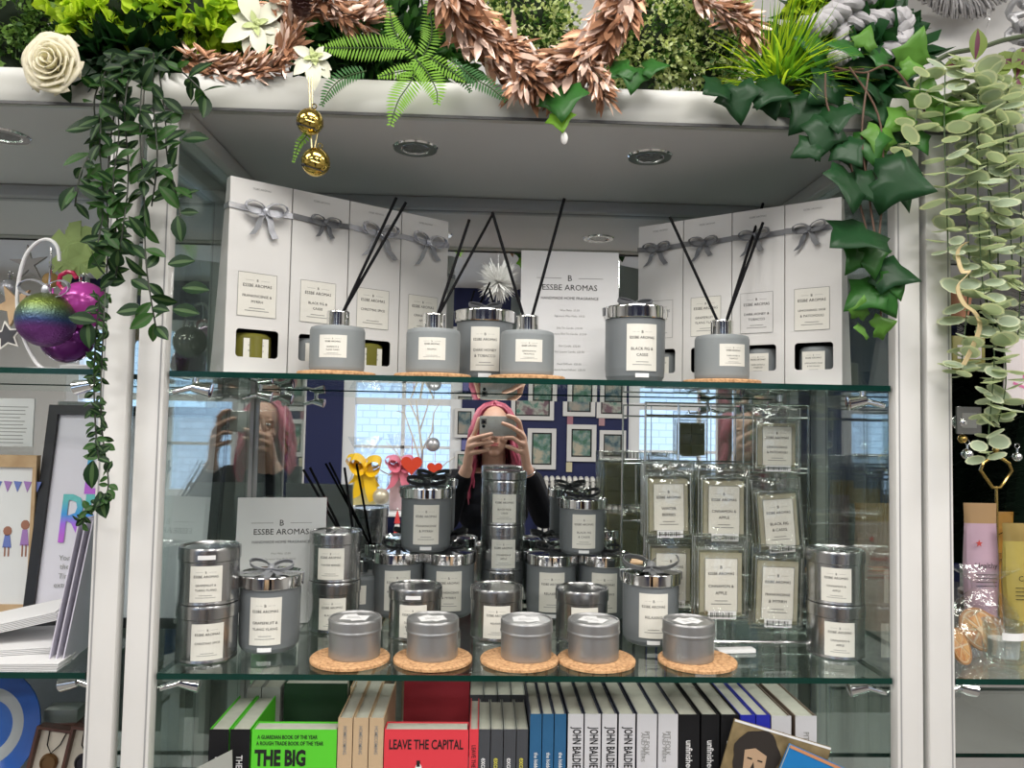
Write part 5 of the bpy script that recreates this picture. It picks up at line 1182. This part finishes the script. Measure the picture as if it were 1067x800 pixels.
euc([([(985, 70), (984, 130), (986, 200), (988, 262)], -.05), ([(1000, 60), (1008, 130), (1006, 200), (1010, 280), (1004, 360), (1000, 392)], -.04), ([(960, 80), (955, 120), (945, 160), (943, 182)], -.05)], 'pale eucalyptus garland strands nearest the right post', 1)
euc([([(1015, 70), (1026, 130), (1030, 200), (1032, 290), (1036, 370), (1032, 430), (1028, 478)], -.05), ([(1020, 80), (1018, 150), (1020, 230), (1026, 310), (1044, 350), (1048, 400), (1040, 440)], -.055), ([(1008, 90), (1022, 160), (1038, 230), (1040, 300)], -.03)], 'pale eucalyptus garland strands hanging lowest right of the post', 2)
euc([([(1040, 80), (1050, 140), (1052, 220), (1056, 300)], -.04), ([(1050, 90), (1062, 160), (1064, 240), (1062, 330), (1060, 352)], -.03), ([(1000, 100), (1030, 100), (1060, 110)], -.03), ([(1030, 85), (1044, 130), (1046, 180)], -.05)], 'pale eucalyptus garland strands at the right frame border', 3)
# coleus and branch
COLP = lm('coleus_purple', (.12, .03, .06), .5); COLG = lm('coleus_green', (.16, .22, .05), .5)
t = thing('purple_leaf_branch', 'branch of purple and green leaves lying above the eucalyptus', 'branch', (0, 0, 0)); lf = MB()
for a, b, dx, dz, L in ((1016, 62, .05, 1, .045), (1030, 68, 1, .2, .05), (1045, 60, .9, -.3, .05), (1052, 62, -.8, -.6, .05), (1066, 50, -.3, -1, .05), (1040, 75, -.6, -.9, .045), (1060, 95, -.1, -1, .03), (1005, 66, -.8, -.2, .035), (1058, 78, .2, -1, .045), (1050, 70, -1, .1, .04)):
    leaf(lf, U(a, b, -.02), (dx, -.2, dz), (0, -1, .2), L, L*.6, 1, 0, n=6, curl=.2)
lf.build('foliage', [COLP, COLG], t, smooth=60); MB().tube(path([(972, 66), (990, 56), (1020, 50), (1045, 42), (1075, 36)], .0), .0035, 7).build('stem', [mat('branch_green', (.05, .07, .03), .6)], t)
MB().ribbon(path([(1008, 252), (998, 262), (1002, 282), (1010, 284), (998, 298), (1004, 316), (1016, 326), (1021, 340), (1014, 360), (1004, 380)], -.06), lambda u: Vector((.9, .2, .25+.5*math.sin(5*u))).normalized(), .007).build('raffia_ribbon', [mat('raffia', (.48, .38, .20), .6, 0, .2, 60)], None, label='curly straw-coloured raffia ribbon hanging in the eucalyptus', cat='ribbon')
# chunky grey rope garland on top
ROPE = mat('grey_chunky_yarn', (.36, .35, .36), .85, 0, .5, 50); 
def rope(pts, y, R, label, name='chunky_rope'):
    P = path(pts, y, 10); m = MB(); n = len(P); k = 12; vs = []
    L = 0
    for s_ in range(3):
        Q = []
        for i, p in enumerate(P):
            d = (P[min(i+1, n-1)]-P[max(i-1, 0)]).normalized(); a, b = _frame(d); t_ = i*.55+s_*2*PI/3; Q.append(p+(a*math.cos(t_)+b*math.sin(t_))*R*.55)
        m.tube(Q, lambda u: R*.62*(1+.12*math.sin(u*n*2.1)), 10)
    return m.build(name, [ROPE], None, label=label, cat='rope garland', group='chunky grey rope garlands')
rope([(838, 30), (855, 26), (872, 12), (905, -8)], .02, .016, 'thick grey twisted yarn rope above the ivy, upper strand')
rope([(868, 62), (885, 58), (905, 60), (935, 46), (942, 20), (920, 20), (882, 26), (878, 50)], .03, .013, 'thick grey twisted yarn rope looped above the ivy leaves')
# wreath on the wall
WICK = mat('silver_wicker', (.40, .39, .39), .45, .3, .3, 60); P = U(1003, -40, YF-.06)
t = thing('wicker_wreath', 'silver-grey wicker ring wreath hanging on the white wall at the frame top', 'wreath', P); m = MB(); rnd = random.Random(3); R_ = .095
for k in range(34):
    ph = rnd.uniform(0, 2*PI); pts = []
    for i in range(60): a = 2*PI*i/60; q = ph+a*9+k; rr = .022+.006*math.sin(k); pts.append(((R_+rr*math.cos(q))*math.cos(a), rr*math.sin(q)*.8, (R_+rr*math.cos(q))*math.sin(a)))
    m.tube(pts, .0018, 4, closed=True)
m.build('ring', [WICK], t)
MB().tube([(.03, -.03, -.125), (.034, -.032, -.14), (.036, -.02, -.15)], .002, 6).box(.026, .034, -.034, -.026, -.135, -.118).build('hook', [WIRE], t)
m = MB()
for i in range(5):
    a = i*1.2; m.tube([(.014*math.cos(a+q*.5), .008*math.sin(q), -.02*i+.012*math.sin(a+q*.5)) for q in range(12)], .005, 8)
m.build('silver_knot_ornament', [mat('silver_yarn', (.35, .35, .36), .5, .4, .3, 60)], None, U(1062, 8, .03), label='coiled silver ornament at the top right frame corner', cat='ornament')
# ------------------------------------------------------------------ what the mirror shows: the room behind
def PW_(a, b, y=YB): return V(a, b, y)
FRW = mat('white_picture_frame', (.58, .57, .56), .4); MOUNT = mat('picture_mount', (.55, .54, .50), .6)
def pic_mat(k):
    cols = [((.03, .07, .10), (.16, .20, .19), (.28, .25, .21)), ((.06, .18, .14), (.33, .34, .30), (.14, .08, .10)), ((.04, .12, .07), (.14, .22, .20), (.38, .34, .26))][k % 3]
    return ramp_mat('abstract_print_%s' % ['blue', 'teal', 'green'][k % 3], 0, [(.35, cols[0]), (.5, cols[1]), (.65, cols[2])], .3, kind='noise', scale=14)
FR = [(474, 425, 494, 456, 'left of the person'), (533, 409, 577, 438, 'the wide one just right of the person'), (550, 446, 579, 489, 'the tall one below the wide one'), (587, 404, 620, 434, 'upper row, middle of the right block'), (622, 406, 653, 436, 'upper row, beside the second window'), (591, 442, 621, 481, 'lower row, middle of the right block'), (625, 448, 652, 480, 'lower row, beside the second window'), (474, 470, 492, 500, 'behind the arm of the person')]
for k, (a, b, c, d, ds) in enumerate(FR):
    p, q = V(a, b, YB+.02), V(c, d, YB+.02); w = abs(q.x-p.x); h = abs(p.z-q.z); t = thing('picture_frame', 'white framed abstract picture on the navy wall, '+ds, 'picture', ((p.x+q.x)/2, YB+.001, (p.z+q.z)/2), 0, 'white framed pictures on the navy wall')
    f = min(w, h)*.15; w /= 2; h /= 2
    MB().box(-w, w, 0, .025, h-f, h).box(-w, w, 0, .025, -h, -h+f).box(-w, -w+f, 0, .025, -h+f, h-f).box(w-f, w, 0, .025, -h+f, h-f).build('frame', [FRW], t, smooth=0)
    g = f*.35; MB().box(-w+f+g, w-f-g, .010, .013, -h+f+g, h-f-g).build('print', [pic_mat(k)], t, smooth=0); MB().box(-w+f, w-f, .002, .0095, -h+f, h-f).build('mount', [DARK], t, smooth=0)
for i, (a, b, cm, ds) in enumerate(((594, 438, (.30, .12, .16), 'pink'), (627, 438, (.35, .20, .22), 'rose'), (593, 486, (.50, .45, .30), 'cream'), (627, 485, (.14, .22, .42), 'blue'), (484, 463, (.12, .12, .30), 'violet'))):
    MB().box(-.028, .028, 0, .004, -.05, .04).cyl((0, .002, .04), (0, .002, .10), .002).build('hanging_tag', [mat('tag_'+ds, cm, .6)], None, V(a, b, YB+.012), label='small %s tag hanging between the pictures on the navy wall' % ds, cat='tag', group='small tags on the navy wall')
# radiator
a, b = V(560, 497, YB+.1), V(650, 497, YB+.1); zt = a.z; zb = .12; t = thing('column_radiator', 'white column radiator below the pictures on the navy wall', 'radiator', (a.x, YB+.11, 0)); w = b.x-a.x; n = 15
RADW = mat('radiator_white', (.62, .61, .58), .35)
def colm():
    m = MB()
    for y in (-.045, .045): m.tube([(0, y, zb), (0, y, zt-.03)], .016, 8)
    m.tube([(0, -.045, zt-.035), (0, -.03, zt-.012), (0, 0, zt-.004), (0, .03, zt-.012), (0, .045, zt-.035)], .022, 8).tube([(0, -.045, zb), (0, 0, zb-.012), (0, .045, zb)], .022, 8); return m
for i in range(n): shared('radcol', 'column', colm, [RADW], t, (w*(i+.5)/n, 0, 0))
MB().cyl((0, 0, zb+.03), (w, 0, zb+.03), .012).cyl((0, 0, zt-.06), (w, 0, zt-.06), .012).cyl((.03, 0, 0), (.03, 0, zb), .014).cyl((w-.03, 0, 0), (w-.03, 0, zb), .014).build('pipe', [RADW], t)
# table in front of the first window, with gifts and twig tree
ty = -4.75; zt = V(420, 531, ty).z; xa, xb = V(340, 530, ty).x, V(500, 530, ty).x
t = thing('display_table', 'white display table before the window carrying gifts and a twig tree', 'table', (0, 0, 0))
MB().bbox(xa, xb, ty-.35, ty+.25, zt-.03, zt, .004).build('top', [WOODW], t)
for x in (xa+.04, xb-.04):
    for y in (ty-.31, ty+.21): MB().box(x-.02, x+.02, y-.02, y+.02, 0, zt-.03).build('leg', [WOODW], t)
def gift(px, pytop, col, col2, label, wpx):
    P = V(px, 530, ty); h = V(px, pytop, ty).z-zt; w = wpx*.0088/2; t = thing('wrapped_gift', label, 'gift', (P.x, ty, zt), 0, 'cellophane wrapped gifts by the window')
    MB().bbox(-w*.7, w*.7, -w*.5, w*.5, 0.001, h*.45, .01).box(-w*.4, w*.4, -w*.52, -w*.5, h*.1, h*.35, 1).build('box', [mat('gift_pale_'+col2, {'yellow': (.70, .60, .25), 'pink': (.68, .48, .52)}[col2], .5), WHITE_LBL], t)
    m = MB(); rnd = random.Random(px); k = 14; n = 10; vs = []
    for i in range(n+1):
        u = i/n; s = 1 if u < .45 else (1-.75*(u-.45)/.2 if u < .65 else .25+.85*(u-.65)/.35)
        for j in range(k): a = 2*PI*j/k; q = s*rnd.uniform(.85, 1.1); vs.append((w*q*math.cos(a), w*.7*q*math.sin(a), h*u))
    m.add(vs, [(i*k+j, i*k+(j+1) % k, (i+1)*k+(j+1) % k, (i+1)*k+j) for i in range(n) for j in range(k)]); m.build('cellophane', [CELLO], t, smooth=20)
    b = MB(); bw = bow_mb(w*2.0, seed=px, w=.45); bw.v = [v+Vector((0, w*.5, h*.64)) for v in bw.v]; bw.v = [Vector((v.x, -v.y+w*1.2, v.z)) for v in bw.v]; b2 = bow_mb(w*2.2, seed=px+5, w=.7); bw.add([Vector((v.x*.8+w*.2, -v.y+w*1.3, v.z*1.2+h*.60)) for v in b2.v], b2.f)
    for k in range(9): bw.ell((rnd.uniform(-w*.5, w*.5), w*.9+rnd.uniform(-.02, .02), h*.62+rnd.uniform(-.05, .05)), rnd.uniform(.015, .035), 8)
    bw.build('bow', [mat('bow_'+col2, col, .4)], t)
gift(380, 455, (.80, .50, .01), 'yellow', 'cellophane gift with a bright yellow bow before the window', 32)
gift(416, 452, (.75, .20, .28), 'pink', 'cellophane gift with a pink bow before the window', 26)
tw = thing('twig_tree', 'white-washed twig tree with hanging ornaments before the window', 'decorative tree', (0, 0, 0)); yt = ty+.15; m = MB(); rnd = random.Random(5)
TW = mat('white_twig', (.55, .52, .45), .7)
base = V(437, 530, yt); top = V(440, 470, yt)
m.tube([base, top, V(436, 440, yt), V(432, 400, yt)], lambda u: .016*(1-.7*u), 6)
for pts in (((437, 500), (425, 488), (412, 470), (402, 460)), ((438, 480), (430, 455), (421, 430), (413, 428)), ((439, 470), (450, 450), (452, 430), (458, 420)), ((437, 495), (455, 492), (465, 482), (474, 476)), ((437, 450), (445, 425), (450, 405)), ((436, 440), (425, 415), (420, 405)), ((437, 505), (420, 500), (400, 492), (388, 484)), ((438, 500), (460, 500), (470, 492))):
    P = [V(a, b, yt+rnd.uniform(-.05, .05)) for a, b in pts]; m.tube(P, lambda u: .009*(1-.6*u), 6)
m.build('branch', [TW], tw); MB().lathe([(0, 0), (.07, 0), (.06, .05), (0, .06)], 16).build('base', [WOODL], tw, (base.x, yt, zt))
HEARTR = mat('red_heart', (.55, .05, .02), .3); SILV = mat('silver_ball', (.45, .45, .47), .3, .6); BLB = mat('blue_ball', (.14, .20, .42), .3); CHAMP = mat('champagne_ball', (.55, .50, .38), .3, .4)
def hangto(p, z, col=TW): return MB().cyl(p, (p.x, p.y, z), .0025, n=5)
def heart(px, py, s, label):
    P = V(px, py, yt+.06); pts = []
    for i in range(28): a = 2*PI*i/28; pts.append((s*.062*16*math.sin(a)**3, s*.062*(13*math.cos(a)-5*math.cos(2*a)-2*math.cos(3*a)-math.cos(4*a))))
    MB().poly(pts, -.015, .015).cyl((0, 0, s*.3), (0, 0, .22), .002, n=5).build('heart_ornament', [HEARTR], None, P, label=label, cat='ornament', group='red hearts on the twig tree')
heart(429, 484, .09, 'large red heart hanging on the twig tree'); heart(453, 488, .065, 'smaller red heart hanging right on the twig tree')
for px, py, R, mm, d in ((451, 463, 7, SILV, 'silver glitter ball hanging on the twig tree'), (439, 496, 8, BLB, 'pale blue ball hanging on the twig tree'), (397, 517, 8, CHAMP, 'champagne ball standing beside the pink gift')):
    P = V(px, py, yt+.07); r_ = R*.0086
    MB().ell((0, 0, 0), r_, 20).cyl((0, 0, r_), (0, 0, r_+.12 if py < 510 else r_+.02), .003, n=5).build('ball_ornament', [mm], None, P, label=d, cat='ornament')
# lower display tables with bright goods
t = thing('display_table', 'wooden display table behind the person carrying small toys', 'table', (0, 0, 0)); y2 = -3.6; z2 = V(560, 578, y2).z
MB().bbox(V(395, 578, y2).x, V(700, 578, y2).x, y2-.35, y2+.25, z2-.03, z2, .004).build('top', [WOODL], t)
for x in (V(400, 578, y2).x, V(695, 578, y2).x):
    for y in (y2-.3, y2+.2): MB().box(x-.025, x+.025, y-.025, y+.025, 0, z2-.03).build('leg', [WOODL], t)
for px, py, w, h, c_, d in ((413, 560, 10, 50, (.50, .03, .03), 'red and white festive figure'), (570, 560, 16, 30, (.20, .24, .08), 'green potted foliage'), (632, 545, 12, 20, (.60, .04, .06), 'red round toy'), (650, 550, 22, 45, (.66, .60, .50), 'cream box'), (560, 575, 20, 20, (.55, .38, .20), 'tan basket')):
    P = V(px, 578, y2); s = .0062; m = MB(); kind_ = d
    if 'figure' in d: m.lathe([(0, 0), (w*s*.5, 0), (w*s*.55, h*s*.35), (w*s*.25, h*s*.55), (0, h*s*.56)], 20).ell((0, 0, h*s*.62), w*s*.32, 14, 1).lathe([(w*s*.36, h*s*.68), (w*s*.2, h*s*.85), (0, h*s)], 16).ell((0, 0, h*s), w*s*.12, 10, 1)
    elif 'foliage' in d:
        rr = random.Random(9); m.lathe([(0, 0), (.03, 0), (.04, .05), (0, .05)], 16, 1)
        for i in range(60): leaf(m, (0, 0, .05), rv(rr)+Vector((0, 0, .8)), (0, -1, .1), rr.uniform(.06, .13), .03, 0)
    elif 'round' in d: m.ell((0, 0, w*s*.5+.04), w*s*.5, 18).lathe([(0, 0), (.03, 0), (.025, .045), (0, .045)], 14, 1)
    elif 'basket' in d:
        for q in range(7): m.tube([((.05+.002*q)*math.cos(a), (.05+.002*q)*math.sin(a), .008+q*.013) for a in [2*PI*i/20 for i in range(20)]], .007, 6, closed=True)
        m.lathe([(0, 0), (.05, 0), (.05, .004), (0, .005)], 18)
    else: m.bbox(-w*s*.5, w*s*.5, -.05, .05, 0, h*s*.8, .004).bbox(-w*s*.52, w*s*.52, -.053, .053, h*s*.8, h*s*.9, .004, 1)
    m.build(d.replace(' and ', '_').replace(' ', '_'), [mat('goods_'+d[:5], c_, .5), PAPER], None, (P.x, y2, z2), label=d+' on the wooden display table behind the person', cat=d.split()[-1])
# white starburst hanging from the ceiling behind the camera
P = V(519, 293, -1.9); t = thing('paper_starburst', 'white spiky paper starburst hanging from the ceiling, seen in the mirror', 'decoration', P); rnd = random.Random(6); m = MB()
for i in range(340):
    d = rv(rnd).normalized(); a_, b_ = _frame(d); L = rnd.uniform(.085, .125); m.add([a_*.006, b_*.006, -a_*.006, d*L+a_*.003, d*L*1.0-a_*.002], [(0, 1, 3), (1, 2, 4, 3), (2, 0, 3, 4)])
m.build('spikes', [mat('starburst_white', (.78, .78, .76), .6)], t, smooth=0); MB().cyl((0, 0, 0), (0, 0, CEIL_Z-P.z), .0015, n=5).build('string', [WIRE], t)
# curtain by the second window
cx = V(790, 430, YB+.1); m = MB(); pts = []
n = 48; vs = []
for i in range(n+1):
    x = cx.x-.22+.75*i/n; y = YB+.12+.03*math.sin(i*1.1); vs += [(x, y, .3), (x, y, 2.5), (x, y+.004, .3), (x, y+.004, 2.5)]
m.add(vs, [(i*4, i*4+4, i*4+5, i*4+1) for i in range(n)]+[(i*4+2, i*4+3, i*4+7, i*4+6) for i in range(n)]+[(i*4+1, i*4+5, i*4+7, i*4+3) for i in range(n)])
m.build('curtain', [mat('brown_curtain', (.16, .12, .11), .8, 0, .2, 10)], None, label='long brown curtain hanging beside the second window', cat='curtain')
# ------------------------------------------------------------------ person
SKIN = mat('skin', (.50, .30, .22), .5, 0, .06, 60, sub=.08); TOPM = mat('black_knit', (.006, .0065, .009), .85, 0, .3, 70, spec=.1); JEAN = mat('dark_jeans', (.02, .025, .04), .8, 0, .2, 60); SHOE = mat('black_shoe', (.01, .01, .01), .4)
def cap(m, p, q, r1, r2, n=14, sq=1.0):
    p, q = Vector(p), Vector(q); d = q-p; a, b = _frame(d); d = d.normalized(); L = (q-p).length; vs = []; fs = []; rings = []
    for k in range(5): t_ = -PI/2+PI/2*k/4; rings.append((p+d*r1*math.sin(t_), r1*math.cos(t_)))
    for k in range(5): t_ = PI/2*k/4; rings.append((q+d*r2*math.sin(t_), r2*math.cos(t_)))
    for c, r_ in rings:
        r_ = max(r_, .0002)
        for j in range(n): t_ = 2*PI*j/n; vs.append(c+(a*math.cos(t_)+b*math.sin(t_)*sq)*r_)
    K = len(rings)
    fs = [(i*n+j, i*n+(j+1) % n, (i+1)*n+(j+1) % n, (i+1)*n+j) for i in range(K-1) for j in range(n)]+[tuple(range(n-1, -1, -1)), tuple(range((K-1)*n, K*n))]
    m.add(vs, fs)
def chain(m, pts, rs, n=14, sq=1.0):
    for i in range(len(pts)-1): cap(m, pts[i], pts[i+1], rs[i], rs[i+1], n, sq)
def remesh(o, vox, it=3, fac=.5):
    r_ = o.modifiers.new('skin_surface', 'REMESH'); r_.mode = 'VOXEL'; r_.voxel_size = vox; r_.use_smooth_shade = True
    s_ = o.modifiers.new('soft', 'SMOOTH'); s_.iterations = it; s_.factor = fac
per = thing('person', 'person with long pink hair and black lace-sleeved top holding up a phone', 'person', (0, 0, 0))
HC = V(515, 449, -1.372)   # head centre
bx0 = HC.x
body = MB()
def face_pts():
    body.ell(HC+Vector((0, 0, .025)), (.070, .088, .085), 28); body.ell(HC+Vector((0, .012, -.035)), (.056, .068, .075), 24)
    body.ell(HC+Vector((0, .045, -.088)), (.024, .024, .020), 16)                                   # chin
    for s in (-1, 1):
        body.ell(HC+Vector((s*.034, .052, -.028)), (.024, .026, .024), 14)                           # cheek
        body.ell(HC+Vector((s*.071, -.008, -.012)), (.008, .018, .028), 12)                          # ear
        body.ell(HC+Vector((s*.027, .070, .026)), (.022, .012, .007), 12)                            # brow
    cap(body, HC+Vector((0, .076, .018)), HC+Vector((0, .096, -.020)), .008, .011)                   # nose
    for s in (-1, 1): body.ell(HC+Vector((s*.011, .088, -.024)), (.007, .009, .006), 10)
    cap(body, HC+Vector((-.017, .072, -.050)), HC+Vector((.017, .072, -.050)), .006, .006); cap(body, HC+Vector((-.014, .072, -.060)), HC+Vector((.014, .072, -.060)), .007, .007)
face_pts()
SH_Z = V(500, 503, -1.41).z; CX = bx0
shL = Vector((CX-.165, -1.42, SH_Z)); shR = Vector((CX+.165, -1.42, SH_Z))
cap(body, HC+Vector((0, -.02, -.07)), (CX, -1.415, SH_Z+.03), .050, .055)
cap(body, (CX-.10, -1.42, SH_Z+.005), (CX+.10, -1.42, SH_Z+.005), .060, .060)
for z, rx, ry in ((SH_Z-.10, .145, .10), (SH_Z-.22, .125, .09), (SH_Z-.33, .12, .085), (SH_Z-.45, .15, .11)): body.ell((CX, -1.425, z), (rx, ry, .11), 20)
elL = V(466, 540, -1.19); wrL = V(486, 489, -1.105); elR = V(567, 538, -1.20); wrR = V(549, 489, -1.11)
for sh, el, wr in ((shL, elL, wrL), (shR, elR, wrR)): chain(body, [sh, el, wr], [.045, .036, .025])
hip = SH_Z-.47
for s in (-1, 1):
    chain(body, [(CX+s*.075, -1.425, hip), (CX+s*.085, -1.41, hip*.52), (CX+s*.09, -1.43, .09)], [.080, .052, .035]); cap(body, (CX+s*.09, -1.43, .045), (CX+s*.10, -1.28, .035), .035, .030)
# hands
PH = [V(491, 466, -1.088), V(545, 464, -1.088)]
def hand(wr, kn, fingers, thumb):
    pc = sum((Vector(k) for k in kn), Vector())/4
    for k in kn: cap(body, wr+(Vector(k)-pc)*.55, k, .016, .0112)
    for a_, b_ in zip(kn, kn[1:]): cap(body, a_, b_, .0112, .0112)
    for k, f in zip(kn, fingers): chain(body, [k]+f, [.0112, .0100, .0090, .0078][:len(f)+1])
    chain(body, [wr+(thumb[0]-wr)*.25]+thumb, [.014, .012, .0095, .0082])
hand(wrL, [V(493, 455, -1.078), V(489, 460, -1.070), V(488, 466, -1.066), V(489, 473, -1.068)],
     [[V(496, 448, -1.068), V(498, 440, -1.066), V(499, 436, -1.068)], [V(497, 456, -1.048), V(505, 454, -1.041), V(512, 452, -1.041)], [V(496, 463, -1.050), V(506, 461, -1.046), V(513, 461, -1.048)], [V(495, 471, -1.056), V(502, 470, -1.052), V(508, 469, -1.056)]],
     [V(492, 462, -1.094), V(499, 456, -1.084), V(507, 453, -1.076)])
hand(wrR, [V(543, 450, -1.078), V(546, 456, -1.070), V(547, 463, -1.068), V(545, 470, -1.070)],
     [[V(541, 440, -1.062), V(536, 435, -1.049), V(529, 433, -1.046)], [V(541, 450, -1.048), V(532, 444, -1.041), V(524, 441, -1.042)], [V(541, 461, -1.052), V(534, 456, -1.044), V(527, 456, -1.046)], [V(540, 470, -1.056), V(534, 467, -1.052), V(528, 465, -1.056)]],
     [V(542, 460, -1.094), V(538, 452, -1.084), V(534, 446, -1.076)])
bo = body.build('body', [SKIN], per, smooth=80); remesh(bo, .0036, 3, .5)
# eyes, brows, lips as small face details
for s in (-1, 1):
    MB().ell((0, 0, 0), (.0125, .006, .0065), 14).ell((0, .0042, 0), (.0052, .003, .0055), 12, 1).build('eye', [mat('eye_white', (.7, .68, .65), .2), mat('dark_iris', (.04, .03, .02), .1)], per, HC+Vector((s*.028, .079, .010)))
MB().ell((0, 0, .003), (.020, .006, .004), 14).ell((0, 0, -.004), (.017, .007, .0048), 14).build('lips', [mat('lips', (.45, .14, .13), .35)], per, HC+Vector((0, .0765, -.055)))
MB().tube([(.055*math.cos(a), .035*math.sin(a), -.028*max(0, math.sin(a))) for a in [2*PI*i/24 for i in range(24)]], .0009, 5, closed=True).build('necklace', [CHROME], per, (CX, -1.385, SH_Z+.055))
fd = (elR-wrR).normalized(); a_, b_ = _frame(fd); cc = wrR+fd*.012
MB().tube([cc+(a_*math.cos(t_)+b_*math.sin(t_))*.030 for t_ in [2*PI*i/20 for i in range(20)]], .0025, 6, closed=True).build('bracelet', [CHROME], per)
# clothes
top = MB()
cap(top, (CX-.115, -1.42, SH_Z-.004), (CX+.115, -1.42, SH_Z-.004), .066, .066)
for z, rx, ry in ((SH_Z-.06, .150, .108), (SH_Z-.12, .158, .112), (SH_Z-.22, .140, .102), (SH_Z-.33, .135, .098), (SH_Z-.44, .165, .125)): top.ell((CX, -1.425, z), (rx, ry, .11), 22)
for sh, el, wr in ((shL, elL, wrL), (shR, elR, wrR)):
    cf = el.lerp(wr, .80); chain(top, [sh, el, cf], [.060, .050, .036])
to = top.build('black_top', [TOPM], per, smooth=80); remesh(to, .006, 4)
lace = MB(); rnd = random.Random(2)
for sh, el in ((shL, elL), (shR, elR)):
    d = (el-sh).normalized(); a_, b_ = _frame(d)
    for i in range(70):
        u = rnd.random(); t_ = rnd.uniform(0, 2*PI); c = sh.lerp(el, u)+(a_*math.cos(t_)+b_*math.sin(t_))*(.058-.009*u); R_ = rnd.uniform(.004, .008)
        nrm = (c-sh.lerp(el, u)).normalized(); p_, q_ = _frame(nrm); lace.tube([c+(p_*math.cos(w_)+q_*math.sin(w_))*R_ for w_ in [2*PI*k/8 for k in range(8)]], .0012, 4, closed=True)
lace.build('lace_trim', [mat('black_lace', (.03, .025, .028), .5)], per)
jn = MB()
jn.ell((CX, -1.425, hip+.02), (.165, .125, .11), 20)
for s in (-1, 1): chain(jn, [(CX+s*.078, -1.425, hip), (CX+s*.087, -1.41, hip*.52), (CX+s*.09, -1.43, .11)], [.092, .064, .055])
jo = jn.build('jeans', [JEAN], per, smooth=80); remesh(jo, .008, 3)
for s in (-1, 1):
    sb = MB(); cap(sb, (0, 0, .047), (s*.01, .15, .037), .042, .036); sb.box(-.04, .045, -.04, .185, .0, .018); so = sb.build('shoe', [SHOE], per, (CX+s*.09, -1.43, 0), smooth=60); remesh(so, .006, 2)
# hair: scalp cap and long wavy locks
HP = mat('pink_hair', (.26, .03, .065), .5, 0, .35, 90); HP2 = mat('pink_hair_light', (.42, .10, .15), .5, 0, .3, 90)
hair = MB(); hair.ell(HC+Vector((0, -.018, .034)), (.082, .088, .084), 28)
rnd = random.Random(12)
for s in (-1, 1):
    for i in range(46):
        f = i/45; y0 = .058-.13*f; ph = rnd.uniform(0, 6); L = rnd.uniform(.24, .34) if f > .1 else rnd.uniform(.22, .28); pts = []
        x0 = .006+rnd.uniform(0, .012); w_ = rnd.uniform(-.004, .012)
        for k in range(15):
            u = k/14
            if u < .3: q = u/.3; a = q*PI/2; p = Vector((s*(x0+(.078+w_-x0)*math.sin(a)), y0*(.35+.65*q), .020+.098*math.cos(a)*(1-abs(y0)*1.5)))
            else: q = (u-.3)/.7; p = Vector((s*(.078+w_+.010*math.sin(ph+q*9)+.016*math.sin(q*PI*.7)), y0+.010*math.cos(ph+q*8)-.02*q, .020-L*q))
            pts.append(HC+p)
        hair.tube(pts, lambda u: .0085*(.75+.5*math.sin(PI*min(1, u*1.0+.15)))*(1-.5*u**4), 6, i % 2)
for i in range(30):
    a = PI+PI*i/29; pts = []; ph = rnd.uniform(0, 6); L = rnd.uniform(.26, .36)
    for k in range(11):
        u = k/10
        if u < .3: q = u/.3; e = q*PI/2; p = Vector((.084*math.cos(a)*math.sin(e), .092*math.sin(a)*math.sin(e)-.018, .034+.088*math.cos(e)))
        else: q = (u-.3)/.7; p = Vector((.090*math.cos(a)+.008*math.sin(ph+q*8), .098*math.sin(a)-.02, .034-L*q))
        pts.append(HC+p)
    hair.tube(pts, .0105, 6, i % 2)
hair.build('hair', [HP, HP2], per, smooth=60)
# phone held in the hands; the lens sits at the camera
a_ = V(499.7, 443, -1.054); b_ = V(538.5, 443, -1.054); zt = V(519, 433.5, -1.054).z; zb = V(519, 454.5, -1.054).z
t = thing('phone', 'silver-grey smartphone held sideways in both hands', 'phone', (0, 0, 0))
MB().bbox(a_.x, b_.x, -1.0625, -1.0545, zb, zt, .003).build('body', [mat('phone_case', (.40, .41, .40), .25, .4, .3, 45)], t)
MB().bbox(a_.x+.002, b_.x-.002, -1.0632, -1.0626, zb+.002, zt-.002, .0002).build('screen', [mat('phone_screen', (.01, .01, .012), .1)], t)
lc = U(504, 439, -1.0)
MB().bbox(-.0105, .0105, -.0006, .0006, -.0105, .0105, .0005).build('camera_bump', [mat('camera_bump', (.10, .10, .10), .25)], t, (0.001, -1.0542, 1.4505))
for dx, dz in ((0, 0), (0, -.018)):
    MB().lathe([(0, 0), (.0052, 0), (.0065, .0002), (.0065, .0008), (0, .0008)], 24, 0, Matrix.Rotation(PI/2, 4, 'X')).build('lens', [mat('lens_glass', (.004, .004, .008), .05)], t, (dx, -1.0526 if dz == 0 else -1.0540, CAM.z+dz))
